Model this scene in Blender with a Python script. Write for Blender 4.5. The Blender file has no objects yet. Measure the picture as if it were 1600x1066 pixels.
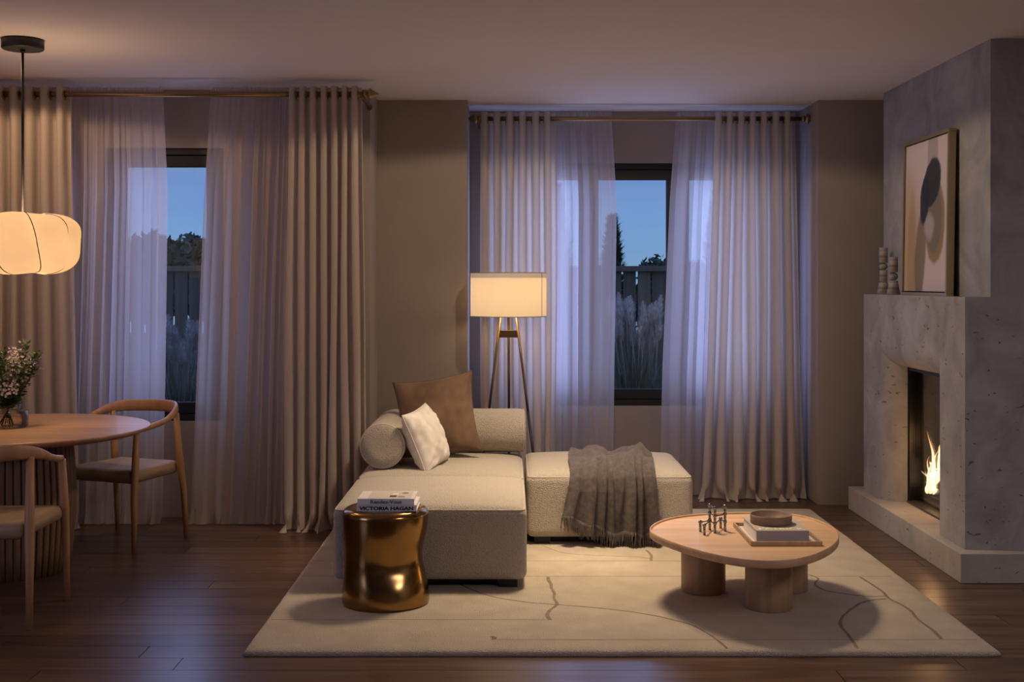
import bpy, bmesh, math, random
from mathutils import Vector, Matrix, noise as mnoise

sc = bpy.context.scene
COL = sc.collection
PI = math.pi
rnd = random.Random(7)

# ------------------------------------------------------------------ camera
CH = 1.51                      # eye height (m)
FP = 1900.0                    # focal length in pixels of a 1600 px wide frame
cd = bpy.data.cameras.new('camera')
cd.sensor_fit = 'HORIZONTAL'; cd.sensor_width = 36.0
cd.lens = FP / 1600.0 * 36.0
cd.shift_x = 2.0 / 1600.0
cd.shift_y = -90.0 / 1600.0
cd.clip_start = 0.05; cd.clip_end = 200
cam = bpy.data.objects.new('camera', cd); COL.objects.link(cam)
YB_ = -1.6                     # rear wall
cam.location = (0, 0, CH); cam.rotation_euler = (PI / 2, 0, 0)
sc.camera = cam

# ------------------------------------------------------------------ view
sc.view_settings.view_transform = 'Standard'
sc.view_settings.look = 'None'
sc.view_settings.exposure = 0.08
sc.view_settings.gamma = 1.0
sc.view_settings.use_curve_mapping = False
sc.cycles.max_bounces = 8; sc.cycles.caustics_reflective = False; sc.cycles.caustics_refractive = False
sc.cycles.transparent_max_bounces = 18      # many thin see-through layers (voile, glass, water)

# ------------------------------------------------------------------ dusk sky
def make_world():
    w = bpy.data.worlds.new('dusk_sky'); sc.world = w; w.use_nodes = True
    nt = w.node_tree; nt.nodes.clear()
    out = nt.nodes.new('ShaderNodeOutputWorld'); bg = nt.nodes.new('ShaderNodeBackground')
    tc = nt.nodes.new('ShaderNodeTexCoord'); sep = nt.nodes.new('ShaderNodeSeparateXYZ')
    ramp = nt.nodes.new('ShaderNodeValToRGB')
    mp = nt.nodes.new('ShaderNodeMapping'); mp.inputs['Scale'].default_value = (2.0, 2.0, 26.0)
    nz = nt.nodes.new('ShaderNodeTexNoise'); nz.inputs['Scale'].default_value = 1.6; nz.inputs['Detail'].default_value = 4
    mul = nt.nodes.new('ShaderNodeMath'); mul.operation = 'MULTIPLY_ADD'
    mul.inputs[1].default_value = 0.06; 
    L = nt.links.new
    L(tc.outputs['Generated'], sep.inputs[0]); L(tc.outputs['Generated'], mp.inputs[0]); L(mp.outputs[0], nz.inputs['Vector'])
    sub = nt.nodes.new('ShaderNodeMath'); sub.operation = 'SUBTRACT'; sub.inputs[1].default_value = 0.5
    L(nz.outputs[0], sub.inputs[0]); L(sub.outputs[0], mul.inputs[0]); L(sep.outputs[2], mul.inputs[2])
    L(mul.outputs[0], ramp.inputs[0])
    e = ramp.color_ramp.elements
    e[0].position = 0.0; e[0].color = (0.16, 0.29, 0.48, 1)
    e[1].position = 1.0; e[1].color = (0.10, 0.17, 0.42, 1)
    for p, c in ((0.02, (0.17, 0.31, 0.51, 1)), (0.05, (0.155, 0.29, 0.55, 1)), (0.11, (0.13, 0.22, 0.50, 1))):
        k = e.new(p); k.color = c
    L(ramp.outputs[0], bg.inputs[0]); bg.inputs[1].default_value = 1.12
    L(bg.outputs[0], out.inputs[0])
make_world()

# ------------------------------------------------------------------ room lights
def light(name, kind, loc, energy, color, size=0.1, rot=(0, 0, 0), **kw):
    l = bpy.data.lights.new(name, kind); l.energy = energy; l.color = color
    if kind == 'AREA':
        l.shape = kw.pop('shape', 'DISK'); l.size = size
        if l.shape == 'RECTANGLE': l.size_y = kw.pop('size_y', size)
    elif kind == 'SUN': l.angle = size
    else: l.shadow_soft_size = size
    for k, v in kw.items(): setattr(l, k, v)
    o = bpy.data.objects.new(name, l); o.location = loc; o.rotation_euler = rot
    COL.objects.link(o); return o
WARM = (1.0, 0.74, 0.48)
light('rug_downlight', 'SPOT', (0.42, 6.50, 2.74), 450, (1.0, 0.76, 0.49), 0.32, spot_size=math.radians(98), spot_blend=1.0)
light('curtain_downlight', 'SPOT', (0.42, 6.50, 2.74), 54, WARM, 0.05, spot_size=math.radians(164), spot_blend=0.08)
light('dining_downlight', 'SPOT', (-2.75, 6.65, 2.74), 30, (1.0, 0.62, 0.34), 0.05, spot_size=math.radians(160), spot_blend=0.10)
light('rear_fill_light', 'AREA', (3.0, 2.0, 2.74), 48, (1.0, 0.88, 0.92), 1.2)  # added fill lamp, out of view, lifts the faces turned to the camera
# cool evening light: added fill lamp out of frame left; the two windows in view
COOL = (0.40, 0.51, 1.0)
light('side_fill_light', 'AREA', (-4.57, 2.6, 1.5), 24, (0.60, 0.60, 1.0), 1.8, rot=(0, -PI / 2, 0), shape='RECTANGLE', size_y=1.8)  # added cool fill; the left wall has no opening here
light('dining_window_light', 'AREA', (-2.24, 7.845, 1.50), 5.0, COOL, 0.60, rot=(-PI / 2, 0, 0), shape='RECTANGLE', size_y=1.5)
light('lounge_window_light', 'AREA', (0.22, 8.825, 1.50), 10.5, COOL, 0.50, rot=(-PI / 2, 0, 0), shape='RECTANGLE', size_y=1.5)
light('lounge_window_light', 'AREA', (0.89, 8.825, 1.50), 2.5, COOL, 0.50, rot=(-PI / 2, 0, 0), shape='RECTANGLE', size_y=1.5)
light('lounge_window_light', 'AREA', (1.55, 8.825, 1.50), 10.5, COOL, 0.50, rot=(-PI / 2, 0, 0), shape='RECTANGLE', size_y=1.5)

# ------------------------------------------------------------------ helpers
def G(u, v, z):
    """photo pixel -> point on the level plane z (measuring aid)"""
    Y = FP * (CH - z) / (v - 443.0)
    return ((u - 798.0) / FP * Y, Y)

def tag(o, label=None, cat=None, group=None, kind=None):
    if label: o['label'] = label
    if cat: o['category'] = cat
    if group: o['group'] = group
    if kind: o['kind'] = kind
    return o

def empty(name, loc=(0, 0, 0), rz=0, label=None, cat=None, group=None, kind=None):
    o = bpy.data.objects.new(name, None); o.empty_display_size = 0.05
    o.location = loc; o.rotation_euler = (0, 0, rz); COL.objects.link(o)
    return tag(o, label, cat, group, kind)

def add(name, mesh, parent=None, loc=None, rot=None):
    o = bpy.data.objects.new(name, mesh); COL.objects.link(o)
    if parent: o.parent = parent
    if loc: o.location = loc
    if rot: o.rotation_euler = rot
    return o

class MB:
    def __init__(s): s.v = []; s.f = []; s.sm = []; s.uv = None
    def quadbox(s, x0, x1, y0, y1, z0, z1):
        b = len(s.v)
        s.v += [(x0, y0, z0), (x1, y0, z0), (x1, y1, z0), (x0, y1, z0), (x0, y0, z1), (x1, y0, z1), (x1, y1, z1), (x0, y1, z1)]
        for f in ((0, 3, 2, 1), (4, 5, 6, 7), (0, 1, 5, 4), (1, 2, 6, 5), (2, 3, 7, 6), (3, 0, 4, 7)):
            s.f.append(tuple(b + i for i in f)); s.sm.append(False)
        return s
    def grid(s, nu, nv, fn, closed_u=False, smooth=True, flip=False):
        b = len(s.v); mu = nu if closed_u else nu + 1
        for j in range(nv + 1):
            for i in range(mu):
                s.v.append(tuple(fn(i / nu, j / nv)))
        for j in range(nv):
            for i in range(nu):
                a = b + j * mu + i; c = b + j * mu + (i + 1) % mu
                q = (a, c, c + mu, a + mu)
                s.f.append(q[::-1] if flip else q); s.sm.append(smooth)
        return s
    def lathe(s, prof, n=32, c=(0, 0, 0), cap0=True, cap1=True, smooth=True):
        b = len(s.v)
        for r, z in prof:
            for i in range(n):
                a = 2 * PI * i / n; s.v.append((c[0] + r * math.cos(a), c[1] + r * math.sin(a), c[2] + z))
        for j in range(len(prof) - 1):
            for i in range(n):
                k = (i + 1) % n
                s.f.append((b + j * n + i, b + j * n + k, b + (j + 1) * n + k, b + (j + 1) * n + i)); s.sm.append(smooth)
        if cap0: s.f.append(tuple(b + i for i in reversed(range(n)))); s.sm.append(False)
        if cap1:
            t = b + (len(prof) - 1) * n
            s.f.append(tuple(t + i for i in range(n))); s.sm.append(False)
        return s
    def tube(s, pts, rad, n=10, caps=True, squash=None, up=None, closed=False):
        """sweep; rad number or list; squash=(a,b) list or tuple gives elliptical section a along side, b along up"""
        P = [Vector(p) for p in pts]; m = len(P); b = len(s.v)
        prev = None
        for i, p in enumerate(P):
            if closed: t = (P[(i + 1) % m] - P[i - 1]).normalized()
            else: t = (P[min(i + 1, m - 1)] - P[max(i - 1, 0)]).normalized()
            if up is not None: ref = Vector(up)
            elif prev is not None: ref = prev
            else: ref = Vector((0, 0, 1)) if abs(t.z) < 0.9 else Vector((1, 0, 0))
            side = t.cross(ref)
            if side.length < 1e-6: side = t.cross(Vector((0, 1, 0)))
            side.normalize(); nrm = side.cross(t).normalized(); prev = nrm
            r = rad[i] if isinstance(rad, (list, tuple)) else rad
            sq = (1, 1) if squash is None else (squash[i] if isinstance(squash, list) else squash)
            for k in range(n):
                a = 2 * PI * k / n
                s.v.append(tuple(p + side * (r * sq[0] * math.cos(a)) + nrm * (r * sq[1] * math.sin(a))))
        for i in range(m if closed else m - 1):
            j = (i + 1) % m
            for k in range(n):
                l = (k + 1) % n
                s.f.append((b + i * n + k, b + i * n + l, b + j * n + l, b + j * n + k)); s.sm.append(True)
        if caps and not closed:
            s.f.append(tuple(b + k for k in reversed(range(n)))); s.sm.append(False)
            s.f.append(tuple(b + (m - 1) * n + k for k in range(n))); s.sm.append(False)
        return s
    def sphere(s, c, r, n=14, m=9, sz=1.0):
        prof = [(max(1e-4, r * math.sin(PI * j / m)), -r * sz * math.cos(PI * j / m)) for j in range(m + 1)]
        return s.lathe(prof, n, c, False, False)
    def prism(s, outline, z0, z1, smooth=False):
        b = len(s.v); n = len(outline)
        for z in (z0, z1): s.v += [(x, y, z) for x, y in outline]
        for i in range(n):
            k = (i + 1) % n; s.f.append((b + i, b + k, b + n + k, b + n + i)); s.sm.append(smooth)
        s.f.append(tuple(b + i for i in reversed(range(n)))); s.sm.append(False)
        s.f.append(tuple(b + n + i for i in range(n))); s.sm.append(False)
        return s
    def face(s, pts, smooth=False):
        b = len(s.v); s.v += [tuple(p) for p in pts]; s.f.append(tuple(range(b, b + len(pts)))); s.sm.append(smooth); return s
    def mesh(s, name, mat):
        m = bpy.data.meshes.new(name); m.from_pydata(s.v, [], s.f); m.update()
        m.polygons.foreach_set('use_smooth', s.sm)
        if mat: m.materials.append(mat)
        return m
    def build(s, name, mat, parent=None, loc=None, rot=None, bevel=0, seg=2):
        o = add(name, s.mesh(name, mat), parent, loc, rot)
        if bevel:
            md = o.modifiers.new('bevel', 'BEVEL'); md.width = bevel; md.segments = seg; md.limit_method = 'ANGLE'; md.angle_limit = math.radians(40)
        return o

def box(name, x0, x1, y0, y1, z0, z1, mat, parent=None, bevel=0.0, seg=2):
    return MB().quadbox(x0, x1, y0, y1, z0, z1).build(name, mat, parent, bevel=bevel, seg=seg)

def copy_tree(o, parent=None):
    c = o.copy(); COL.objects.link(c)
    if parent is not None: c.parent = parent
    for ch in list(o.children): copy_tree(ch, c)
    return c

def lerp(a, b, t): return a + (b - a) * t
def interp(tab, x):
    if x <= tab[0][0]: return tab[0][1]
    for (a, va), (b, vb) in zip(tab, tab[1:]):
        if x <= b: return va + (vb - va) * (x - a) / (b - a)
    return tab[-1][1]
def sstep(a, b, x):
    t = min(1, max(0, (x - a) / (b - a))); return t * t * (3 - 2 * t)

def text_mesh(txt, size, mat, parent, loc, rot, width=None, extrude=0.0004, name='lettering', bold=0.0, shear=0):
    c = bpy.data.curves.new('txt', 'FONT'); c.body = txt; c.size = size; c.extrude = extrude; c.offset = bold; c.shear = shear
    c.align_x = 'LEFT'; c.resolution_u = 3
    t = bpy.data.objects.new('txt', c); COL.objects.link(t)
    dg = bpy.context.evaluated_depsgraph_get(); dg.update()
    m = bpy.data.meshes.new_from_object(t.evaluated_get(dg)); bpy.data.objects.remove(t)
    if width:
        xs = [v.co.x for v in m.vertices]; k = width / (max(xs) - min(xs)); x0 = min(xs)
        for v in m.vertices: v.co.x = (v.co.x - x0) * k
    m.materials.clear(); m.materials.append(mat)
    return add(name, m, parent, loc, rot)

# ------------------------------------------------------------------ materials
def new_mat(name):
    m = bpy.data.materials.new(name); m.use_nodes = True
    nt = m.node_tree; b = nt.nodes['Principled BSDF']
    return m, nt, b
def node(nt, t, **kw):
    n = nt.nodes.new(t)
    for k, v in kw.items():
        if k in n.inputs: n.inputs[k].default_value = v
        else: setattr(n, k, v)
    return n
def coords(nt, scale=(1, 1, 1), kind='Object', rot=(0, 0, 0)):
    tc = node(nt, 'ShaderNodeTexCoord'); mp = node(nt, 'ShaderNodeMapping')
    mp.inputs['Scale'].default_value = scale; mp.inputs['Rotation'].default_value = rot
    nt.links.new(tc.outputs[kind], mp.inputs[0]); return mp.outputs[0]
def ramp(nt, fac, stops):
    r = node(nt, 'ShaderNodeValToRGB'); e = r.color_ramp.elements
    e[0].position, e[0].color = stops[0][0], (*stops[0][1], 1)
    e[1].position, e[1].color = stops[-1][0], (*stops[-1][1], 1)
    for p, c in stops[1:-1]:
        k = e.new(p); k.color = (*c, 1)
    nt.links.new(fac, r.inputs[0]); return r.outputs[0]
def bump(nt, b, height, strength=0.3, dist=0.01):
    n = node(nt, 'ShaderNodeBump'); n.inputs['Strength'].default_value = strength; n.inputs['Distance'].default_value = dist
    nt.links.new(height, n.inputs['Height']); nt.links.new(n.outputs[0], b.inputs['Normal'])
def plain(name, col, rough=0.6, metal=0.0, **kw):
    m, nt, b = new_mat(name)
    b.inputs['Base Color'].default_value = (*col, 1); b.inputs['Roughness'].default_value = rough; b.inputs['Metallic'].default_value = metal
    for k, v in kw.items(): b.inputs[k].default_value = v
    return m
def noisy(name, c0, c1, scale, rough=0.8, bscale=None, bstr=0.2, bdist=0.004, metal=0.0, stretch=(1, 1, 1), detail=5, lo=0.35, hi=0.65, sheen=0, kind='Object'):
    m, nt, b = new_mat(name)
    co = coords(nt, stretch, kind)
    nz = node(nt, 'ShaderNodeTexNoise'); nz.inputs['Scale'].default_value = scale; nz.inputs['Detail'].default_value = detail
    nt.links.new(co, nz.inputs['Vector'])
    nt.links.new(ramp(nt, nz.outputs[0], ((lo, c0), (hi, c1))), b.inputs['Base Color'])
    b.inputs['Roughness'].default_value = rough; b.inputs['Metallic'].default_value = metal
    if sheen: b.inputs['Sheen Weight'].default_value = sheen
    if bscale:
        n2 = node(nt, 'ShaderNodeTexNoise'); n2.inputs['Scale'].default_value = bscale; n2.inputs['Detail'].default_value = 3
        nt.links.new(co, n2.inputs['Vector']); bump(nt, b, n2.outputs[0], bstr, bdist)
    return m
def wood(name, c0, c1, axis='x', rough=0.45, scale=1.0, coat=0.0, bstr=0.08, kind='Object', varied=False):
    m, nt, b = new_mat(name)
    st = {'x': (1.2, 22, 22), 'y': (22, 1.2, 22), 'z': (22, 22, 1.2)}[axis]
    tc = node(nt, 'ShaderNodeTexCoord'); mp = node(nt, 'ShaderNodeMapping'); mp.inputs['Scale'].default_value = tuple(s * scale for s in st)
    nt.links.new(tc.outputs[kind], mp.inputs[0])
    if varied:
        oi = node(nt, 'ShaderNodeObjectInfo'); sc_ = node(nt, 'ShaderNodeVectorMath', operation='SCALE'); sc_.inputs[0].default_value = (31, 57, 13)
        nt.links.new(oi.outputs['Random'], sc_.inputs['Scale']); nt.links.new(sc_.outputs[0], mp.inputs['Location'])
    n1 = node(nt, 'ShaderNodeTexNoise'); n1.inputs['Scale'].default_value = 1.6; n1.inputs['Detail'].default_value = 6; n1.inputs['Distortion'].default_value = 0.6
    nt.links.new(mp.outputs[0], n1.inputs['Vector'])
    colr = ramp(nt, n1.outputs[0], ((0.3, c0), (0.7, c1)))
    if varied:
        hs = node(nt, 'ShaderNodeHueSaturation'); mr = node(nt, 'ShaderNodeMapRange'); mr.inputs['To Min'].default_value = 0.78; mr.inputs['To Max'].default_value = 1.22
        nt.links.new(oi.outputs['Random'], mr.inputs[0]); nt.links.new(mr.outputs[0], hs.inputs['Value']); nt.links.new(colr, hs.inputs['Color']); colr = hs.outputs[0]
    nt.links.new(colr, b.inputs['Base Color'])
    b.inputs['Roughness'].default_value = rough; b.inputs['Coat Weight'].default_value = coat
    bump(nt, b, n1.outputs[0], bstr, 0.002)
    return m
def weave(name, col, scale, rough=0.95, bstr=0.35, sheen=0.2, c2=None):
    m, nt, b = new_mat(name); co = coords(nt)
    n1 = node(nt, 'ShaderNodeTexNoise'); n1.inputs['Scale'].default_value = scale; n1.inputs['Detail'].default_value = 2
    v = node(nt, 'ShaderNodeTexVoronoi'); v.inputs['Scale'].default_value = scale * 1.1
    nt.links.new(co, n1.inputs['Vector']); nt.links.new(co, v.inputs['Vector'])
    c2 = c2 or tuple(c * 0.72 for c in col)
    nt.links.new(ramp(nt, v.outputs['Distance'], ((0.0, col), (0.75, c2))), b.inputs['Base Color'])
    b.inputs['Roughness'].default_value = rough; b.inputs['Sheen Weight'].default_value = sheen
    mx = node(nt, 'ShaderNodeMath', operation='SUBTRACT'); nt.links.new(n1.outputs[0], mx.inputs[0]); nt.links.new(v.outputs['Distance'], mx.inputs[1])
    bump(nt, b, mx.outputs[0], bstr, 0.006)
    return m
def cloth(name, col, transl=0.25, transp=0.0, wscale=600, sheen=0.1, vary=0.06):
    m = bpy.data.materials.new(name); m.use_nodes = True; nt = m.node_tree; nt.nodes.clear()
    out = node(nt, 'ShaderNodeOutputMaterial'); d = node(nt, 'ShaderNodeBsdfDiffuse'); t = node(nt, 'ShaderNodeBsdfTranslucent')
    co = coords(nt, (1, 1, 0.25)); nz = node(nt, 'ShaderNodeTexNoise'); nz.inputs['Scale'].default_value = wscale; nt.links.new(co, nz.inputs['Vector'])
    cr = ramp(nt, nz.outputs[0], ((0.3, tuple(c * (1 - vary) for c in col)), (0.7, tuple(min(1, c * (1 + vary)) for c in col))))
    nt.links.new(cr, d.inputs[0]); nt.links.new(cr, t.inputs[0])
    mx = node(nt, 'ShaderNodeMixShader'); mx.inputs[0].default_value = transl
    nt.links.new(d.outputs[0], mx.inputs[1]); nt.links.new(t.outputs[0], mx.inputs[2]); last = mx.outputs[0]
    if transp:
        tr = node(nt, 'ShaderNodeBsdfTransparent'); m2 = node(nt, 'ShaderNodeMixShader'); m2.inputs[0].default_value = transp
        nt.links.new(last, m2.inputs[1]); nt.links.new(tr.outputs[0], m2.inputs[2]); last = m2.outputs[0]
    nt.links.new(last, out.inputs[0]); return m
def glow(name, col, strength, base=(0.8, 0.7, 0.5), noise_scale=0, transl=0.4):
    m = bpy.data.materials.new(name); m.use_nodes = True; nt = m.node_tree; nt.nodes.clear()
    out = node(nt, 'ShaderNodeOutputMaterial'); d = node(nt, 'ShaderNodeBsdfDiffuse'); t = node(nt, 'ShaderNodeBsdfTranslucent'); e = node(nt, 'ShaderNodeEmission')
    d.inputs[0].default_value = (*base, 1); t.inputs[0].default_value = (*base, 1); e.inputs[0].default_value = (*col, 1); e.inputs[1].default_value = strength
    if noise_scale:
        co = coords(nt); nz = node(nt, 'ShaderNodeTexNoise'); nz.inputs['Scale'].default_value = noise_scale; nz.inputs['Detail'].default_value = 5; nt.links.new(co, nz.inputs['Vector'])
        c = ramp(nt, nz.outputs[0], ((0.3, tuple(x * 0.82 for x in col)), (0.7, col)))
        nt.links.new(c, e.inputs[0])
    mx = node(nt, 'ShaderNodeMixShader'); mx.inputs[0].default_value = transl
    ad = node(nt, 'ShaderNodeAddShader')
    nt.links.new(d.outputs[0], mx.inputs[1]); nt.links.new(t.outputs[0], mx.inputs[2]); nt.links.new(mx.outputs[0], ad.inputs[0]); nt.links.new(e.outputs[0], ad.inputs[1])
    nt.links.new(ad.outputs[0], out.inputs[0]); return m
def clear_glass(name, tint=(1, 1, 1), refl=0.06):
    m = bpy.data.materials.new(name); m.use_nodes = True; nt = m.node_tree; nt.nodes.clear()
    out = node(nt, 'ShaderNodeOutputMaterial'); tr = node(nt, 'ShaderNodeBsdfTransparent'); g = node(nt, 'ShaderNodeBsdfGlossy')
    tr.inputs[0].default_value = (*tint, 1); g.inputs['Roughness'].default_value = 0.03
    fr = node(nt, 'ShaderNodeFresnel'); fr.inputs[0].default_value = 1.45
    mx = node(nt, 'ShaderNodeMixShader'); mul = node(nt, 'ShaderNodeMath', operation='MULTIPLY'); mul.inputs[1].default_value = refl / 0.04
    nt.links.new(fr.outputs[0], mul.inputs[0]); nt.links.new(mul.outputs[0], mx.inputs[0])
    nt.links.new(tr.outputs[0], mx.inputs[1]); nt.links.new(g.outputs[0], mx.inputs[2]); nt.links.new(mx.outputs[0], out.inputs[0]); return m
def stone(name, c0, c1, pits=True, stretch=(1, 1, 1)):
    m, nt, b = new_mat(name); co = coords(nt, stretch)
    n1 = node(nt, 'ShaderNodeTexNoise'); n1.inputs['Scale'].default_value = 3.4; n1.inputs['Detail'].default_value = 10; n1.inputs['Roughness'].default_value = 0.62; n1.inputs['Distortion'].default_value = 0.8
    nt.links.new(co, n1.inputs['Vector'])
    nt.links.new(ramp(nt, n1.outputs[0], ((0.3, c0), (0.7, c1))), b.inputs['Base Color'])
    b.inputs['Roughness'].default_value = 0.75
    n2 = node(nt, 'ShaderNodeTexNoise'); n2.inputs['Scale'].default_value = 20; n2.inputs['Detail'].default_value = 3; n2.inputs['Distortion'].default_value = 0.9
    mp = node(nt, 'ShaderNodeMapping'); mp.inputs['Scale'].default_value = (1, 1, 2.2); nt.links.new(co, mp.inputs[0]); nt.links.new(mp.outputs[0], n2.inputs['Vector'])
    n3 = node(nt, 'ShaderNodeTexNoise'); n3.inputs['Scale'].default_value = 3.0; nt.links.new(co, n3.inputs['Vector'])
    ml = node(nt, 'ShaderNodeMath', operation='MULTIPLY'); nt.links.new(n2.outputs[0], ml.inputs[0]); nt.links.new(n3.outputs[0], ml.inputs[1])
    r = node(nt, 'ShaderNodeMapRange'); r.inputs['From Min'].default_value = 0.685; r.inputs['From Max'].default_value = 0.72; r.inputs['To Min'].default_value = 1; r.inputs['To Max'].default_value = 0
    nt.links.new(n2.outputs[0], r.inputs[0])
    if pits:
        bump(nt, b, r.outputs[0], 1.0, 0.012)
        pm = node(nt, 'ShaderNodeMix', data_type='RGBA'); pm.inputs[6].default_value = (c0[0] * .62, c0[1] * .60, c0[2] * .58, 1)
        src = b.inputs['Base Color'].links[0].from_socket; nt.links.new(r.outputs[0], pm.inputs[0]); nt.links.new(src, pm.inputs[7]); nt.links.new(pm.outputs[2], b.inputs['Base Color'])
    return m

M = {}
M['wall'] = noisy('wall_paint', (0.35, 0.31, 0.285), (0.375, 0.33, 0.305), 3, 0.9, 250, 0.05, 0.002)
M['ceiling'] = noisy('ceiling_paint', (0.80, 0.75, 0.74), (0.82, 0.77, 0.76), 2, 0.95, 200, 0.03, 0.002)
M['plank'] = wood('walnut_plank', (0.062, 0.034, 0.021), (0.142, 0.082, 0.053), 'x', 0.30, 1.0, 0.0, 0.12, 'Object', True)
M['subfloor'] = plain('dark_joint', (0.012, 0.008, 0.006), 0.9)
M['conc'] = stone('pitted_concrete', (0.27, 0.265, 0.26), (0.48, 0.47, 0.455))
M['conc_smooth'] = stone('smooth_concrete', (0.25, 0.25, 0.25), (0.46, 0.455, 0.45), False)
M['hearth'] = stone('hearth_stone', (0.36, 0.33, 0.30), (0.52, 0.48, 0.44))
M['frame'] = plain('black_aluminium', (0.008, 0.008, 0.0085), 0.55)
M['pane'] = clear_glass('window_glass', (0.98, 0.99, 0.99), 0.02)
M['rod'] = plain('aged_brass', (0.36, 0.25, 0.13), 0.35, 1.0)
M['drape'] = cloth('linen_drape', (0.70, 0.62, 0.55), 0.42, 0.0)
M['sheer'] = cloth('sheer_voile', (0.74, 0.68, 0.68), 0.5, 0.44, 900)
M['boucle'] = weave('cream_boucle', (0.64, 0.565, 0.475), 170, 0.95, 0.9, 0.15)
M['linen'] = weave('cream_linen', (0.64, 0.565, 0.475), 420, 0.95, 0.35, 0.15, (0.57, 0.49, 0.38))
M['black'] = plain('black_metal', (0.012, 0.012, 0.012), 0.5)
M['brown_cushion'] = noisy('brown_suede', (0.125, 0.070, 0.040), (0.195, 0.112, 0.064), 6, 0.75, 60, 0.12, 0.004, sheen=0.15)
M['white_cushion'] = noisy('white_linen', (0.70, 0.65, 0.60), (0.78, 0.73, 0.68), 9, 0.9, 300, 0.2, 0.003)
M['throw'] = noisy('grey_wool', (0.072, 0.058, 0.059), (0.118, 0.096, 0.093), 40, 1.0, 420, 0.5, 0.004, sheen=0.18)
M['rug'] = noisy('cream_pile', (0.52, 0.44, 0.34), (0.60, 0.515, 0.40), 7, 1.0, 190, 1.0, 0.012, sheen=0.1)
M['rugline'] = noisy('carved_line', (0.17, 0.13, 0.095), (0.26, 0.20, 0.15), 30, 1.0)
M['rugseam'] = noisy('fine_seam', (0.28, 0.225, 0.165), (0.36, 0.29, 0.22), 30, 1.0)
M['oak_top'] = wood('oak_top', (0.52, 0.32, 0.17), (0.68, 0.46, 0.27), 'x', 0.55, 0.55, 0.05)
M['oak_leg'] = wood('oak_leg', (0.33, 0.215, 0.12), (0.46, 0.315, 0.185), 'z', 0.5, 0.7)
M['table_top'] = wood('dining_oak', (0.42, 0.245, 0.13), (0.55, 0.345, 0.20), 'x', 0.38, 0.5, 0.1)
M['chair_wood'] = wood('chair_ash', (0.42, 0.225, 0.105), (0.56, 0.33, 0.17), 'z', 0.45, 0.6)
M['seat'] = noisy('tan_leather', (0.36, 0.25, 0.14), (0.42, 0.30, 0.175), 8, 0.6, 200, 0.08, 0.002)
M['tambour'] = wood('tambour_oak', (0.20, 0.115, 0.065), (0.30, 0.18, 0.105), 'z', 0.5, 0.7)
M['gold'] = noisy('antique_gold', (0.30, 0.175, 0.062), (0.36, 0.215, 0.080), 5, 0.19, metal=1.0)
M['chrome'] = plain('dark_chrome', (0.30, 0.29, 0.28), 0.12, 1.0)
M['paper'] = plain('book_pages', (0.80, 0.77, 0.72), 0.8)
M['cover_white'] = plain('white_cover', (0.80, 0.77, 0.78), 0.5)
M['cover_beige'] = plain('beige_cover', (0.50, 0.43, 0.355), 0.6)
M['ink'] = plain('black_ink', (0.012, 0.012, 0.014), 0.6)
M['ink_soft'] = plain('grey_ink', (0.10, 0.10, 0.13), 0.6)
M['cream_ink'] = plain('cream_ink', (0.85, 0.80, 0.70), 0.6)
M['bowl'] = noisy('bowl_walnut', (0.20, 0.125, 0.09), (0.28, 0.18, 0.13), 12, 0.55, stretch=(1, 1, 6))
M['canvas_frame'] = plain('brass_frame', (0.42, 0.32, 0.18), 0.42, 0.7)
M['marble'] = noisy('grey_marble', (0.20, 0.18, 0.165), (0.50, 0.46, 0.42), 7, 0.5, stretch=(1, 1, 5), detail=8)
M['firebox'] = plain('firebox_steel', (0.014, 0.014, 0.013), 0.30, 0.3)
M['sill_metal'] = plain('firebox_sill', (0.10, 0.09, 0.08), 0.4, 0.4)
M['log'] = noisy('charred_log', (0.015, 0.012, 0.010), (0.10, 0.07, 0.05), 14, 0.95, 40, 0.8, 0.01)
M['ember'] = glow('ember', (1.0, 0.48, 0.18), 6.0, (0.1, 0.05, 0.03), 22)
M['fence'] = wood('fence_board', (0.22, 0.17, 0.115), (0.31, 0.24, 0.165), 'z', 0.85, 0.6, varied=True)
M['grass_leaf'] = noisy('grass_blade', (0.13, 0.15, 0.09), (0.26, 0.28, 0.17), 3, 0.8)
M['plume'] = noisy('plume_fluff', (0.78, 0.70, 0.65), (0.92, 0.85, 0.80), 30, 1.0)
M['leaf_dark'] = noisy('dark_leaf', (0.045, 0.070, 0.035), (0.10, 0.14, 0.07), 4, 0.7)
M['leaf_mid'] = noisy('mid_leaf', (0.075, 0.105, 0.05), (0.15, 0.20, 0.095), 4, 0.7)
M['bark'] = noisy('bark', (0.05, 0.038, 0.03), (0.09, 0.07, 0.055), 12, 0.95)
M['lawn'] = noisy('lawn', (0.03, 0.045, 0.02), (0.06, 0.08, 0.035), 5, 1.0)
M['rock'] = noisy('garden_rock', (0.22, 0.23, 0.25), (0.36, 0.37, 0.40), 6, 0.9, 14, 0.6, 0.02)
M['vase'] = clear_glass('smoked_glass', (0.95, 0.92, 0.88), 0.035)
M['water'] = clear_glass('vase_water', (0.96, 0.92, 0.86), 0.02)
M['stem'] = plain('plant_stem', (0.04, 0.045, 0.018), 0.7)
M['fern'] = noisy('fern_green', (0.035, 0.060, 0.018), (0.085, 0.12, 0.04), 10, 0.6)
M['petal'] = noisy('white_petal', (0.62, 0.52, 0.48), (0.80, 0.70, 0.66), 40, 0.8)
M['lilac'] = plain('lilac_petal', (0.42, 0.33, 0.52), 0.8)

# ------------------------------------------------------------------ the room
ZC = 2.76
XL, XR, YB = -4.6, 4.6, -1.6
YW1, YP, YW2 = 7.85, 8.29, 8.83
XP0, XP1, XA1 = -0.908, -0.297, 2.096
T = 0.22

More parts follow.
